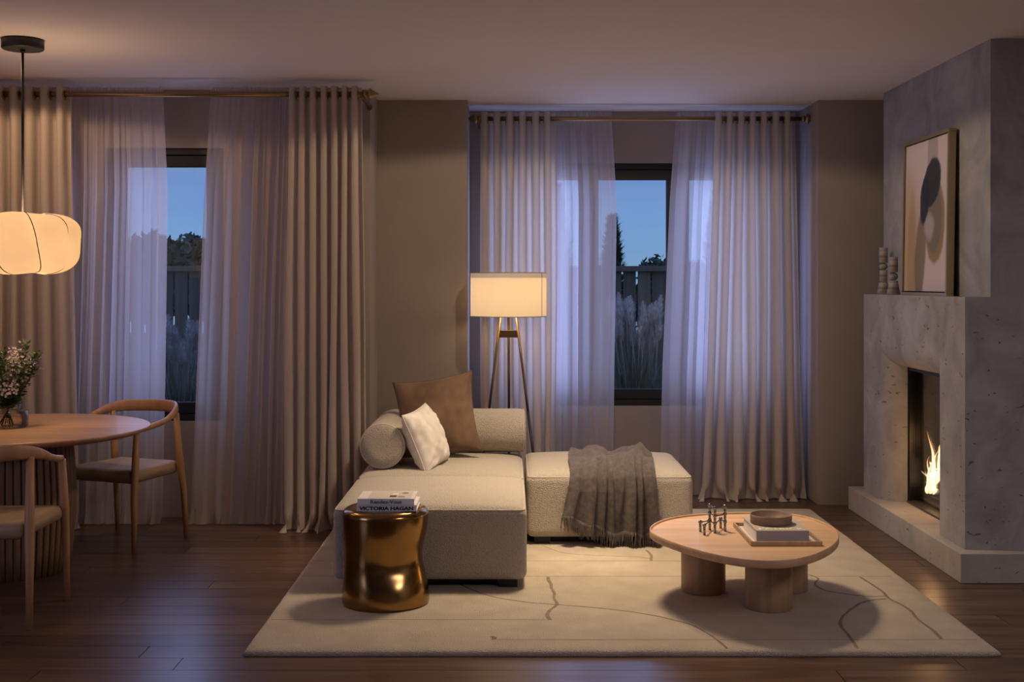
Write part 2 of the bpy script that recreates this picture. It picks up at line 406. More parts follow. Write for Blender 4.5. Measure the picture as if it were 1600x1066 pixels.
def floor():
    fl = MB().quadbox(XL, XR, YB, 9.05, -0.06, -0.016).build('floor', M['subfloor']); tag(fl, kind='structure')
    pw = 0.158; length = 3.1
    pm = MB().quadbox(0, length - 0.0035, 0, pw - 0.0032, -0.016, 0).mesh('plank', M['plank'])
    y = 4.904 - pw * 14; r = 0
    cache = {}
    while y < 8.88:
        off = (0.0, 1.23, 2.37, 0.61, 1.81, 2.77, 0.92)[r % 7]
        if r == 13: off = (-1.318 - XL) % length     # the open end joint in front of the rug
        x = XL - length + off
        while x < XR:
            x0, x1 = max(x, XL), min(x + length, XR)
            if x1 - x0 > 0.05:
                if abs((x1 - x0) - length) < 1e-6: me = pm
                else:
                    k = round(x1 - x0, 3)
                    if k not in cache: cache[k] = MB().quadbox(0, k - 0.0035, 0, pw - 0.0032, -0.016, 0).mesh('plank', M['plank'])
                    me = cache[k]
                add('plank', me, fl, (x0, y, 0))
            x += length
        y += pw; r += 1
    # beyond the frame, behind the viewer
    MB().quadbox(XL, XR, YB, 4.904 - pw * 14, -0.016, 0).build('plank', M['plank'], fl)
floor()
tag(box('ceiling', XL - T, XR + T, YB - T, 9.05, ZC, ZC + 0.15, M['ceiling']), kind='structure')
tag(box('wall_left', XL - T, XL, YB - T, 9.05, -0.06, ZC, M['wall']), kind='structure')
tag(box('wall_right', XR, XR + T, YB - T, 9.05, -0.06, ZC, M['wall']), kind='structure')
tag(box('wall_rear', XL, XR, YB - T, YB, -0.06, ZC, M['wall']), kind='structure')

def holed_wall(name, x0, x1, y, depth, hx0, hx1, hz0, hz1):
    b = MB()
    b.quadbox(x0, hx0, y, y + depth, -0.06, ZC); b.quadbox(hx1, x1, y, y + depth, -0.06, ZC)
    b.quadbox(hx0, hx1, y, y + depth, hz1, ZC); b.quadbox(hx0, hx1, y, y + depth, -0.06, hz0)
    return tag(b.build(name, M['wall']), kind='structure')
WZ0, WZ1 = 0.62, 2.385
W1 = (-2.62, -1.855)
W2 = (-0.135, 1.935)
holed_wall('wall_dining', XL, XP0, YW1, T, *W1, WZ0, WZ1)
tag(box('wall_return', XP0 - T, XP0, YW1 + T, YP, -0.06, ZC, M['wall']), kind='structure')
tag(box('wall_pier', XP0 - T, XP1, YP, YW2 + T, -0.06, ZC, M['wall']), kind='structure')
holed_wall('wall_lounge', XP1, XA1, YW2, T, *W2, WZ0, WZ1)
tag(box('wall_corner', XA1, XR, YP, YW2 + T, -0.06, ZC, M['wall']), kind='structure')

def window(name, x0, x1, y, panes):
    w = empty(name, ((x0 + x1) / 2, y, WZ0), kind='structure')
    cx = (x0 + x1) / 2
    def L(n, a, b, c, d, e, f, m): return box(n, a - cx, b - cx, c, d, e - WZ0, f - WZ0, m, w, 0.003)
    ya, yb = 0.025, 0.13
    L('head_frame', x0, x1, ya, yb, WZ1 - 0.042, WZ1, M['frame']); L('sill_frame', x0, x1, ya, yb, WZ0, WZ0 + 0.042, M['frame'])
    L('side_frame', x0, x0 + 0.042, ya, yb, WZ0 + 0.042, WZ1 - 0.042, M['frame']); L('side_frame', x1 - 0.042, x1, ya, yb, WZ0 + 0.042, WZ1 - 0.042, M['frame'])
    za, zb = WZ0 + 0.118, WZ1 - 0.118
    for i, (a, b) in enumerate(panes):
        sa = x0 + 0.046 if i == 0 else (panes[i - 1][1] + a) / 2 + 0.002
        sb = x1 - 0.046 if i == len(panes) - 1 else (b + panes[i + 1][0]) / 2 - 0.002
        sy0, sy1 = 0.04, 0.10
        s = L('sash_top', sa, sb, sy0, sy1, zb, WZ1 - 0.046, M['frame']); L('sash_bottom', sa, sb, sy0, sy1, WZ0 + 0.046, za, M['frame'])
        L('sash_side', sa, a, sy0, sy1, za, zb, M['frame']); L('sash_side', b, sb, sy0, sy1, za, zb, M['frame'])
        L('pane', a, b, 0.066, 0.072, za, zb, M['pane'])
    return w, cx
w1, _ = window('window_1', *W1, YW1, [(-2.5, -1.975)])
w2, cx2 = window('window_2', *W2, YW2, [(-0.005, 0.497), (0.641, 1.138), (1.301, 1.80)])
box('window_handle', 0.555 - cx2, 0.570 - cx2, 0.0, 0.03, 0.0, 0.035, M['black'], w2, 0.003)

# ------------------------------------------------------------------ garden seen through the windows
def garden():
    tag(box('garden_ground', -16, 16, 9.06, 40, -0.25, -0.12, M['lawn']), kind='structure')
    YF = 13.2; top = CH + 25 / (FP / YF)
    f = empty('garden_fence', (0, YF, -0.12), label='weathered grey board fence across the garden outside both windows', cat='fence')
    pitch = 0.157; h = top - 0.045 + 0.12
    bm_ = MB().quadbox(-pitch / 2 + 0.011, pitch / 2 - 0.011, -0.012, 0.012, 0.03, h).mesh('board', M['fence'])
    x = 1.29 - pitch * 48
    for i in range(84):
        o = add('board', bm_, f, (x, rnd.uniform(-0.004, 0.004), 0)); x += pitch
    box('cap_rail', -6.4, 6.0, -0.06, 0.06, h, h + 0.06, M['fence'], f, 0.005)
    box('back_rail', -6.4, 6.0, 0.014, 0.06, h - 0.35, h - 0.25, M['fence'], f)
    box('back_rail', -6.4, 6.0, 0.014, 0.06, 0.35, 0.45, M['fence'], f)

    def grass(loc, nplume, seed, hh, label, tips=None):
        r = random.Random(seed)
        g = empty('ornamental_grass', loc, label=label, cat='grass', group='plumed grasses along the garden fence')
        b = MB()
        for i in range(420):
            a = r.uniform(0, 2 * PI); d = r.uniform(0.02, 0.16); L_ = r.uniform(0.5, 1.0) * hh * 0.78; lean = r.uniform(0.1, 0.75)
            w = r.uniform(0.004, 0.008); ca, sa = math.cos(a), math.sin(a); pr = None
            for k in range(5):
                t = k / 4; rad = d + lean * t * t * 0.75; z = L_ * (t - 0.32 * lean * t * t)
                ww = w * (1 - t * 0.9)
                q = [(ca * rad - sa * ww, sa * rad + ca * ww, z), (ca * rad + sa * ww, sa * rad - ca * ww, z)]
                if pr: b.face([pr[0], pr[1], q[1], q[0]])
                pr = q
        lv = b.build('blades', M['grass_leaf'], g); lv['kind'] = 'stuff'
        for i in range(nplume):
            a = r.uniform(0, 2 * PI); d = r.uniform(0.05, 0.50); top_ = hh * r.uniform(0.80, 1.0) * (1 - 0.2 * d)
            x, y = d * math.cos(a), d * math.sin(a) * 0.6; tilt = Vector((x * 0.35 + r.uniform(-.1, .1), y * 0.3, 1)).normalized()
            bb = MB(); n = 9; ln = r.uniform(0.20, 0.30)
            for k in range(330):
                t = r.random(); rr = 0.052 * math.sin(PI * (0.10 + 0.88 * t) ** 0.8) * r.uniform(0.3, 1)
                aa = r.uniform(0, 2 * PI); p = Vector((rr * math.cos(aa) * .6, rr * math.sin(aa) * .6, t * ln))
                out = Vector((math.cos(aa), math.sin(aa), 1.5)).normalized() * 0.034 * (0.5 + rr / 0.03)
                sd = Vector((-math.sin(aa), math.cos(aa), 0)) * 0.0048
                bb.face([p - sd, p + sd, p + out])
            bb.tube([(0, 0, -0.5), (0, 0, 0), (0, 0, ln * .3), (0, 0, ln * .65), (0, 0, ln)], [.003, .006, .034, .027, .003], 7)
            pl = bb.build('plume', M['plume'], g, (x, y, top_ - ln))
            pl.rotation_mode = 'QUATERNION'; pl.rotation_quaternion = Vector((0, 0, 1)).rotation_difference(tilt)
        return g
    grass((1.14, 11.3, -0.12), 26, 3, 1.62, 'large plumed grass clump in the middle pane of the three-pane window')
    grass((-0.05, 11.5, -0.12), 14, 5, 1.5, 'plumed grass clump veiled by the sheer left of the floor-lamp window gap')
    grass((2.15, 11.6, -0.12), 14, 8, 1.5, 'plumed grass clump behind the sheer on the fireplace side')
    grass((-2.95, 10.9, -0.12), 22, 11, 1.42, 'plumed grass clump seen through the narrow dining window')
    grass((-4.15, 11.3, -0.12), 12, 13, 1.4, 'plumed grass clump veiled by the left sheer of the dining window')

    def leaf_cloud(b, c, rad, n, size, r, sz=1.0):
        for i in range(n):
            v = Vector((r.gauss(0, 1), r.gauss(0, 1), r.gauss(0, 1))); v.normalize(); v *= r.uniform(0.55, 1.05)
            p = Vector((c[0] + v.x * rad, c[1] + v.y * rad, c[2] + v.z * rad * sz))
            a = Vector((r.uniform(-1, 1), r.uniform(-1, 1), r.uniform(-1, 1))).normalized(); q = a.orthogonal().normalized()
            s_ = size * r.uniform(0.6, 1.3)
            b.face([p - a * s_, p + q * s_ * 0.5, p + a * s_, p - q * s_ * 0.5])
    def broad(name, loc, h, rad, seed, label, mat):
        r = random.Random(seed); t = empty(name, loc, label=label, cat='tree', group='trees behind the garden fence')
        MB().tube([(0, 0, 0), (0.05, 0, h * 0.4), (0, 0.05, h * 0.75)], [0.12, 0.09, 0.05], 8).build('trunk', M['bark'], t)
        b = MB(); b.f = []
        for i in range(13):
            a = r.uniform(0, 2 * PI); d = r.uniform(0, 0.75) * rad; z = h * 0.62 + r.uniform(-0.25, 0.36) * h * 0.8 * (1 - d / rad * 0.5)
            leaf_cloud(b, (d * math.cos(a), d * math.sin(a), z), rad * r.uniform(0.28, 0.46), 330, 0.085, r, 0.8)
        o = b.build('crown', mat, t); o['kind'] = 'stuff'
    broad('garden_tree', (-5.75, 19.5, -0.12), 2.6, .9, 21, 'dark leafy tree at the left edge of the dining window gap', M['leaf_dark'])
    broad('garden_tree', (-5.55, 22.3, -0.12), 2.75, 1.0, 22, 'paler bushy tree right of the darker one beyond the fence', M['leaf_mid'])
    broad('garden_tree', (-7.5, 20.5, -0.12), 2.6, .85, 25, 'leafy tree blurred by the left sheer of the dining window', M['leaf_mid'])
    broad('garden_tree', (2.75, 21.0, -0.12), 2.15, .95, 23, 'rounded tree at the right edge of the lounge window gap', M['leaf_dark'])
    broad('garden_tree', (4.9, 20.0, -0.12), 2.8, .95, 27, 'tree crown veiled by the right lounge sheer', M['leaf_mid'])
    def conifer(loc, h, rad, seed, label):
        r = random.Random(seed); t = empty('conifer', loc, label=label, cat='tree', group='conifers behind the garden fence')
        MB().tube([(0, 0, 0), (0, 0, h * 0.9)], [0.07, 0.02], 8).build('trunk', M['bark'], t)
        b = MB()
        for i in range(3600):
            tt = r.random() ** 1.3; z = 0.15 + tt * (h - 0.15); rr = rad * (1 - tt) ** 0.75 * r.uniform(0.45, 1.1); a = r.uniform(0, 2 * PI)
            p = Vector((rr * math.cos(a), rr * math.sin(a), z)); d = Vector((math.cos(a), math.sin(a), 0.9 + r.uniform(-.3, .5))).normalized() * r.uniform(0.05, 0.12)
            s_ = Vector((-math.sin(a), math.cos(a), r.uniform(-.4, .4))) * 0.022
            b.face([p - s_, p + s_, p + d])
        o = b.build('foliage', M['leaf_mid'], t); o['kind'] = 'stuff'
    conifer((1.22, 14.6, -0.12), 2.42, 0.34, 31, 'slim conifer peeking past the sheer left of the lounge window gap')
    conifer((0.58, 15.2, -0.12), 2.85, 0.36, 32, 'tallest conifer, veiled by the sheer behind the floor lamp side')
    conifer((2.5, 14.6, -0.12), 2.8, 0.42, 33, 'conifer veiled by the sheer right of the lounge window gap')
    # low plants and a stone under the dining window
    for k, (x, y, s) in enumerate(((-2.76, 9.50, .75), (-3.25, 9.95, .9))):
        r = random.Random(40 + k)
        h = empty('leafy_plant', (x, y, -0.12), label=('low bright green plant under the dining window gap', 'low green plant behind its brighter neighbour outside the dining window')[k], cat='plant')
        for i in range(46):
            a = r.uniform(0, 2 * PI); L_ = r.uniform(0.25, 0.5) * s; up = r.uniform(0.5, 1.2); w = 0.05
            d = Vector((math.cos(a), math.sin(a), 0)); sd = Vector((-math.sin(a), math.cos(a), 0)) * w
            z0 = r.uniform(0.15, 0.5) * s
            p0 = Vector((0, 0, z0 * .3)); p1 = d * L_ * .45 + Vector((0, 0, z0 + up * L_ * .3)); p2 = d * L_ + Vector((0, 0, z0 + up * L_ * .15))
            MB().face([p0, p1 - sd, p2, p1 + sd]).build('leaf', M['fern'], h)
    b = MB(); 
    def rk(u, v):
        th = 2 * PI * u; ph = PI * v
        p = Vector((math.sin(ph) * math.cos(th), math.sin(ph) * math.sin(th), -math.cos(ph)))
        k = 1 + 0.25 * mnoise.noise(p * 1.7)
        return (p.x * .24 * k, p.y * .2 * k, p.z * .40 * k + .30)
    b.grid(20, 12, rk, True)
    tag(b.build('garden_stone', M['rock'], None, (-2.42, 9.75, -0.12)), 'pale grey upright stone in the lower corner of the dining window', 'stone')
garden()

# ------------------------------------------------------------------ curtains
def curtain_rod(label, x0, x1, y, z, right_fin=True, left_fin=True, brk=()):
    r = empty('curtain_rod', ((x0 + x1) / 2, y, z), label=label, cat='curtain rod', group='brass curtain rods'); c = (x0 + x1) / 2
    MB().tube([(x0 - c, 0, 0), (x1 - c, 0, 0)], 0.0165, 14).build('pole', M['rod'], r)
    def fin(x, s):
        prof = [(0.0165, 0), (0.024, 0.002), (0.024, 0.022), (0.016, 0.026), (0.016, 0.03), (0.036, 0.036), (0.036, 0.042), (0.004, 0.095)]
        o = MB().lathe(prof, 16).build('finial', M['rod'], r, (x - c, 0, 0), (0, s * PI / 2, 0))
    if right_fin: fin(x1, 1)
    if left_fin: fin(x0, -1)
    for bx in brk:
        MB().quadbox(-0.008, 0.008, -0.012, brk_d, -0.03, -0.0165).build('bracket', M['rod'], r, (bx - c, 0, 0))
    return r
brk_d = 0.0

def drape(label, top, bot, y, ztop, n, amp, seed, group='grommet drapes', flare=1.0, depth_ratio=1.0):
    r = random.Random(seed)
    (xa, xb), (xc, xd) = top, bot
    c = empty('grommet_curtain', ((xc + xd) / 2, y, 0), label=label, cat='curtain', group=group); cx = (xc + xd) / 2
    ph = [0]; 
    for i in range(2 * n): ph.append(ph[-1] + (r.uniform(0.75, 1.0) if i % 2 else r.uniform(1.0, 1.3)))
    tot = ph[-1]; ph = [p / tot for p in ph]
    am = [r.uniform(0.75, 1.15) for _ in range(2 * n + 1)]; sw = [r.uniform(-1, 1) for _ in range(2 * n + 1)]
    per = 14; nu = 2 * n * per // 2; nv = 46
    wave = [r.uniform(0, 6) for _ in range(4)]
    zs = []
    for j in range(nv + 1):
        t = j / nv; zs.append(t)
    def fn(u, v):
        k = u * 2 * n; i = min(int(k), 2 * n - 1); fr = k - i
        s = lerp(ph[i], ph[i + 1], fr)
        # v: 0 top, 1 bottom, finer near the hem
        t = v ** 0.8 if v < 0.8 else (0.8 ** 0.8 + (v - 0.8) / 0.2 * (1 - 0.8 ** 0.8))
        z = lerp(ztop, 0.006, t)
        a = lerp(am[i], am[i + 1], fr)
        phase = PI * (i + fr)                          # front at odd half phases
        c_ = -math.cos(phase - PI / 2)                 # -1 front .. 1 back
        c_ = math.copysign(abs(c_) ** 0.75, c_)
        A = amp * lerp(1.0, a, sstep(0, 0.25, t)) * lerp(1.0, 1.15, t)
        yy = A * c_ * (depth_ratio)
        x0 = lerp(xa, xc, t); x1 = lerp(xb, xd, t)
        x = lerp(x0, x1, s) + 0.22 * A * math.sin(2 * (phase - PI / 2)) * lerp(0.5, 1, t)
        x += 0.012 * math.sin(3 * t + wave[0] + s * 9) * t + 0.006 * math.sin(7 * t + wave[1] + s * 17) * t
        yy += 0.012 * math.sin(4 * t + wave[2] + s * 13) * t
        hem = max(0, (0.13 - z) / 0.13)
        fk = lerp(sw[i], sw[i + 1], fr)
        front = max(0, -c_)
        yy -= flare * hem ** 2 * (0.028 + 0.05 * front)
        x += flare * hem ** 2.2 * 0.045 * fk + flare * hem ** 2.2 * 0.03 * math.sin(2 * phase)
        return (x - cx, yy, z)
    MB().grid(nu, nv, fn).build('panel', M['drape'], c)
    # grommet rings where the cloth crosses the pole
    for i in range(2 * n):
        s = lerp(ph[i], ph[i + 1], 0.0) if i else None
        if s is None: continue
        x = lerp(xa, xb, s) - cx
        MB().tube([(0, 0.024 * math.cos(a), 0.024 * math.sin(a)) for a in [2 * PI * q / 14 for q in range(14)]], 0.0045, 6, closed=True).build('grommet', M['rod'], c, (x, 0, ztop - 0.052))
    return c

def sheer(label, edge0, edge1, y, ztop, n, amp, seed, zb=0.008, mat='sheer'):
    """edge0/edge1: tables height -> x"""
    r = random.Random(seed)
    cx = (edge0[0][1] + edge1[0][1]) / 2
    c = empty('sheer_curtain', (cx, y, 0), label=label, cat='curtain', group='sheer curtains')
    fs = [(r.uniform(0.7, 1.3), r.uniform(0, 6.28), r.uniform(0.5, 1.0)) for _ in range(5)]
    jit = [r.uniform(-0.25, 0.25) for _ in range(n + 2)]
    def fn(u, v):
        t = v if v < 0.85 else 0.85 + (v - 0.85)
        z = lerp(ztop, zb, t)
        a = interp(edge0, z); b = interp(edge1, z)
        q = u * n + jit[int(u * n)] * math.sin(PI * (u * n % 1)) + 0.35 * math.sin(u * 7 + fs[0][1])
        grow = lerp(0.35, 1.0, sstep(0, 0.35, t))
        big = math.sin(2 * PI * q) * (0.7 + 0.5 * math.sin(u * 11 + fs[1][1]))
        sm_ = math.sin(2 * PI * q * 2.7 + fs[2][1]) * 0.3 * lerp(1.2, 0.35, sstep(0, 0.4, t)) + math.sin(2 * PI * q * 1.37 + 1.5 * t + fs[3][1]) * 0.35
        w = (b - a)
        x = lerp(a, b, u) + 0.35 * amp * math.sin(4 * PI * q) * grow + 0.01 * math.sin(3 * t + u * 9 + fs[4][1]) * t * (1 if 0.02 < u < 0.98 else 0)
        yy = amp * grow * (big + sm_)
        hem = max(0, (0.10 - z) / 0.10)
        yy -= hem ** 2 * 0.03 * (1 + math.sin(2 * PI * q)); x += hem ** 2 * 0.015 * math.sin(2 * PI * q * 1.7)
        return (x - cx, yy, z)
    MB().grid(n * 16, 40, fn).build('panel', M[mat], c)
    # gathered heading tape
    def hd(u, v):
        p = fn(u, 0); q = u * n
        return (p[0], p[1] + 0.004 * math.sin(2 * PI * q * 6), ztop + lerp(0, 0.035, v))
    MB().grid(n * 24, 2, hd).build('heading', M[mat], c)
    return c

YC1, YC2 = 7.46, 8.52
ZR1 = CH + (443 - 147.5) / (FP / YC1); ZR2 = CH + (443 - 185.5) / (FP / YC2)
kx1 = YC1 / FP; kx2 = YC2 / FP
def X1(u): return (u - 798) * kx1
def X2(u): return (u - 798) * kx2
curtain_rod('long brass curtain rod over the dining window with a cone finial', -3.75, X1(568), YC1, ZR1, left_fin=True)
curtain_rod('brass curtain rod over the lounge window with cone finials', X2(752), X2(1252), YC2, ZR2)
# brackets that carry the rods
def bracket(label, x, y, z, yw):
    b = empty('rod_bracket', (x, yw, z), label=label, cat='bracket')
    MB().quadbox(-0.007, 0.007, -(yw - y) + 0.0, 0, -0.028, -0.0175).build('arm', M['rod'], b)
    MB().lathe([(0.02, 0), (0.02, 0.006)], 16).build('wall_plate', M['rod'], b, (0, 0, -0.022), (PI / 2, 0, 0))
    return b
bracket('short brass rod bracket beside the finial by the pier', X1(566), YC1, ZR1, YW1)
bracket('brass rod bracket at the shaded left end of the lounge rod', X2(749), YC2, ZR2, YW2)
bracket('brass rod bracket at the fireplace end of the lounge rod', X2(1246), YC2, ZR2, YW2)
zt1 = CH + (443 - 135.5) / (FP / YC1); zt2 = CH + (443 - 176) / (FP / YC2)
drape('heavy drape behind the pendant lamp at the far left', (-3.62, X1(110)), (-3.62, X1(116)), YC1, zt1, 10, 0.042, 51)
drape('heavy drape right of the dining window, beside the pier', (X1(452), X1(565)), (X1(446), X1(570)), YC1, zt1, 7, 0.042, 52, flare=1.3)
drape('heavy drape behind the floor lamp', (X2(751), X2(869)), (X2(748), X2(872)), YC2, zt2, 6, 0.045, 53)
drape('heavy drape at the fireplace end of the lounge window', (X2(1117), X2(1242)), (X2(1098), X2(1256)), YC2, zt2, 7, 0.045, 54, flare=1.4)
YS1, YS2 = 7.62, 8.66
def S1(u): return (u - 798) * YS1 / FP
def S2(u): return (u - 798) * YS2 / FP
sheer('sheer between the pendant lamp and the dining window gap', [(0, S1(60)), (2.7, S1(80))], [(0, S1(253)), (0.9, S1(258)), (2.1, S1(262)), (2.7, S1(255))], YS1, zt1 - 0.012, 9, 0.026, 61)
sheer('sheer right of the dining window gap, beside a heavy drape', [(0, S1(298)), (0.9, S1(308)), (2.1, S1(320)), (2.7, S1(329))], [(0, S1(470)), (2.7, S1(480))], YS1, zt1 - 0.012, 8, 0.026, 62)
sheer('sheer left of the lounge window gap, beside the floor lamp drape', [(0, S2(800)), (2.7, S2(800))], [(0, S2(957)), (0.9, S2(959)), (2.1, S2(963)), (2.7, S2(955))], YS2, zt2 - 0.012, 8, 0.024, 63)
sheer('sheer right of the lounge window gap, reaching behind the end drape', [(0, S2(1030)), (0.9, S2(1034)), (2.1, S2(1046)), (2.7, S2(1056))], [(0, S2(1248)), (2.7, S2(1240))], YS2, zt2 - 0.012, 9, 0.024, 64)

# ------------------------------------------------------------------ fireplace
FY0, FY1 = 6.21, 7.99          # near and far ends
FX, FXB, FXR = 2.32, 2.45, 3.3 # mantel face, breast face, right end
ZH, ZM = 0.15, 1.44
OY0, OY1, OZ = 6.55, 7.70, 1.14
RF = 0.146
def fireplace():
    f = empty('fireplace', (2.8, 7.1, 0), label='grey concrete fireplace with a raised hearth and flared square opening', cat='fireplace')
    ox, oy = 2.8, 7.1
    def bx(n, a, b, c, d, e, g, m, bev=0.004): return box(n, a - ox, b - ox, c - oy, d - oy, e, g, m, f, bev)
    bx('chimney_breast', FXB, XR, FY0, FY1, ZM, ZC, M['conc_smooth'], 0)
    bx('hearth', 2.263, XR, 6.115, 8.15, 0, ZH, M['hearth'], 0.004)
    # surround: one shell with a flared opening
    b = MB(); xi = FX + RF
    def q(*p): b.face([(x - ox, y - oy, z) for x, y, z in p])
    q((FX, FY0, ZH), (FX, FY0, ZM), (FX, OY0, ZM), (FX, OY0, ZH))
    q((FX, OY1, ZH), (FX, OY1, ZM), (FX, FY1, ZM), (FX, FY1, ZH))
    q((FX, OY0, OZ), (FX, OY0, ZM), (FX, OY1, ZM), (FX, OY1, OZ))
    q((FX, FY0, ZM), (XR, FY0, ZM), (XR, FY1, ZM), (FX, FY1, ZM))
    q((FX, FY0, ZH), (XR, FY0, ZH), (XR, FY0, ZM), (FX, FY0, ZM))
    q((FX, FY1, ZH), (FX, FY1, ZM), (XR, FY1, ZM), (XR, FY1, ZH))
    n = 14
    def prof(k):
        a = PI / 2 * k / n; return FX + RF * (1 - math.cos(a)), RF * math.sin(a)
    def P(k): return prof(k * n)
    b.grid(n, 1, lambda u, v: (P(u)[0] - ox, OY1 - P(u)[1] - oy, lerp(ZH, OZ - P(u)[1], v)))
    b.grid(n, 1, lambda u, v: (P(u)[0] - ox, OY0 + P(u)[1] - oy, lerp(ZH, OZ - P(u)[1], v)), flip=True)
    b.grid(n, 1, lambda u, v: (P(u)[0] - ox, lerp(OY0 + P(u)[1], OY1 - P(u)[1], v) - oy, OZ - P(u)[1]), flip=True)
    b.build('surround', M['conc'], f)
    # firebox
    ya, yb, zt = OY0 + RF, OY1 - RF, OZ - RF; xb = 2.96
    t = 0.02
    bx('firebox_back', xb, xb + t, ya - .06, yb + .06, ZH, zt + .05, M['firebox'], 0)
    bx('firebox_side', xi, xb, ya - t - .0, ya, ZH, zt + .02, M['firebox'], 0); bx('firebox_side', xi, xb, yb, yb + t, ZH, zt + .02, M['firebox'], 0)
    bx('firebox_top', xi, xb, ya, yb, zt - 0.0, zt + t, M['firebox'], 0)
    bx('firebox_sill', xi - 0.005, xi + 0.07, ya, yb, ZH, ZH + 0.012, M['sill_metal'], 0.002)
    bx('firebox_floor', xi + 0.07, xb, ya, yb, ZH, ZH + 0.03, M['firebox'], 0)
    bx('burner_tray', xi + 0.10, xi + 0.32, ya + .08, yb - .10, ZH + 0.03, ZH + 0.065, M['black'], 0.003)
    bx('trim_frame', xi + 0.005, xi + 0.022, ya, yb, zt - 0.024, zt, M['black'], 0.001)
    bx('trim_frame', xi + 0.005, xi + 0.022, yb - 0.018, yb, ZH + .012, zt - 0.024, M['firebox'], 0.001)
    bx('trim_frame', xi + 0.005, xi + 0.022, ya, ya + 0.018, ZH + .012, zt - 0.024, M['firebox'], 0.001)
    bx('fire_glass', xi + 0.045, xi + 0.050, ya, yb, ZH + 0.012, zt, M['pane'], 0)
fireplace()

def flame_mat():
    m = bpy.data.materials.new('flame'); m.use_nodes = True; nt = m.node_tree; nt.nodes.clear()
    out = node(nt, 'ShaderNodeOutputMaterial'); e = node(nt, 'ShaderNodeEmission'); tr = node(nt, 'ShaderNodeBsdfTransparent'); mx = node(nt, 'ShaderNodeMixShader')
    co = coords(nt, (1, 1, 1), 'Generated'); sp = node(nt, 'ShaderNodeSeparateXYZ'); nt.links.new(co, sp.inputs[0])
    nt.links.new(ramp(nt, sp.outputs[2], ((0.0, (1.0, 0.62, 0.28)), (0.35, (1.0, 0.78, 0.48)), (1.0, (1.0, 0.36, 0.10)))), e.inputs[0]); e.inputs[1].default_value = 3.6
    r = node(nt, 'ShaderNodeMapRange'); r.inputs['From Min'].default_value = 0.55; r.inputs['From Max'].default_value = 1.0; r.inputs['To Min'].default_value = 0.95; r.inputs['To Max'].default_value = 0.35
    nt.links.new(sp.outputs[2], r.inputs[0]); nt.links.new(r.outputs[0], mx.inputs[0]); nt.links.new(tr.outputs[0], mx.inputs[1]); nt.links.new(e.outputs[0], mx.inputs[2])
    nt.links.new(mx.outputs[0], out.inputs[0]); return m
M['flame'] = flame_mat()
def fire():
    r = random.Random(5); z0 = ZH + 0.065
    logs = [((2.60, 6.90, z0 + .035), (2.60, 7.50, z0 + .045), .034, 'front log lying along the burner in the fireplace'),
            ((2.70, 6.87, z0 + .035), (2.69, 7.44, z0 + .04), .036, 'back log lying along the burner in the fireplace'),
            ((2.56, 7.22, z0 + .09), (2.68, 7.47, z0 + .115), .030, 'charred log laid across the two lower logs'),
            ((2.64, 7.47, z0 + .13), (2.56, 7.37, z0 + .235), .026, 'short charred log propped upright in the flames')]
    for a, b, rad, lab in logs:
        A, B = Vector(a), Vector(b); c = (A + B) / 2
        pts = [A.lerp(B, i / 6) + Vector((r.uniform(-.005, .005), r.uniform(-.005, .005), r.uniform(-.004, .004))) - c for i in range(7)]
        t = empty('firewood_log', c, label=lab, cat='log', group='logs in the fireplace')
        MB().tube([tuple(p) for p in pts], [rad * r.uniform(.88, 1.08) for _ in pts], 9).build('charred_bark', M['log'], t)
        # glowing cracks
        e = MB()
        for k in range(5):
            s = r.uniform(.1, .8); p0 = A.lerp(B, s) - c; p1 = A.lerp(B, s + .16) - c; off = Vector((-.75, -.45 + .2 * k / 5, .35 * (k - 2))).normalized() * rad * 1.0
            e.tube([tuple(p0 + off), tuple((p0 + p1) / 2 + off * 1.03), tuple(p1 + off)], [.005, .016, .005], 6)
        e.build('ember_glow', M['ember'], t)
    for i, (x, y, z, h, w, lab) in enumerate([(2.548, 7.345, z0 + .035, .36, .050, 'tallest flame beside the near jamb of the fireplace'), (2.555, 7.40, z0 + .04, .20, .030, 'slim flame left of the tallest flame'), (2.58, 7.30, z0 + .05, .34, .05, 'flame rising behind the near jamb'),
                         (2.62, 7.10, z0 + .05, .30, .05, 'flame at the near end of the burner'), (2.543, 7.37, z0 + .02, .13, .045, 'low bright flame licking the front log')]):
        fl = empty('flame', (x, y, z), label=lab, cat='flame', group='flames in the fireplace')
        def tongue(h, w, lean, ph):
            pts = []; rad = []
            for k in range(11):
                t = k / 10; pts.append((0.02 * math.sin(5 * t + ph) * t, lean * t * t + 0.03 * math.sin(7 * t + ph) * t, h * t)); rad.append(max(.0008, w * (math.sin(PI * min(1, .12 + .88 * (t ** .7))) ** .9) * (1 - t * .55)))
            return pts, rad
        b = MB()
        for j in range(3):
            p, rr = tongue(h * (1, .72, .5)[j], w * (.55, .4, .45)[j], (.02, -.03, .05)[j], i * 1.7 + j * 2)
            p = [(a + (0, .012, -.012)[j], bb + (0, -.02, .022)[j], c) for a, bb, c in p]
            b.tube(p, rr, 8, squash=(1, .55))
        b.build('tongues', M['flame'], fl)
    light('fire_glow', 'POINT', (2.52, 7.15, z0 + .30), 3.2, (1.0, 0.5, 0.2), 0.10)
fire()

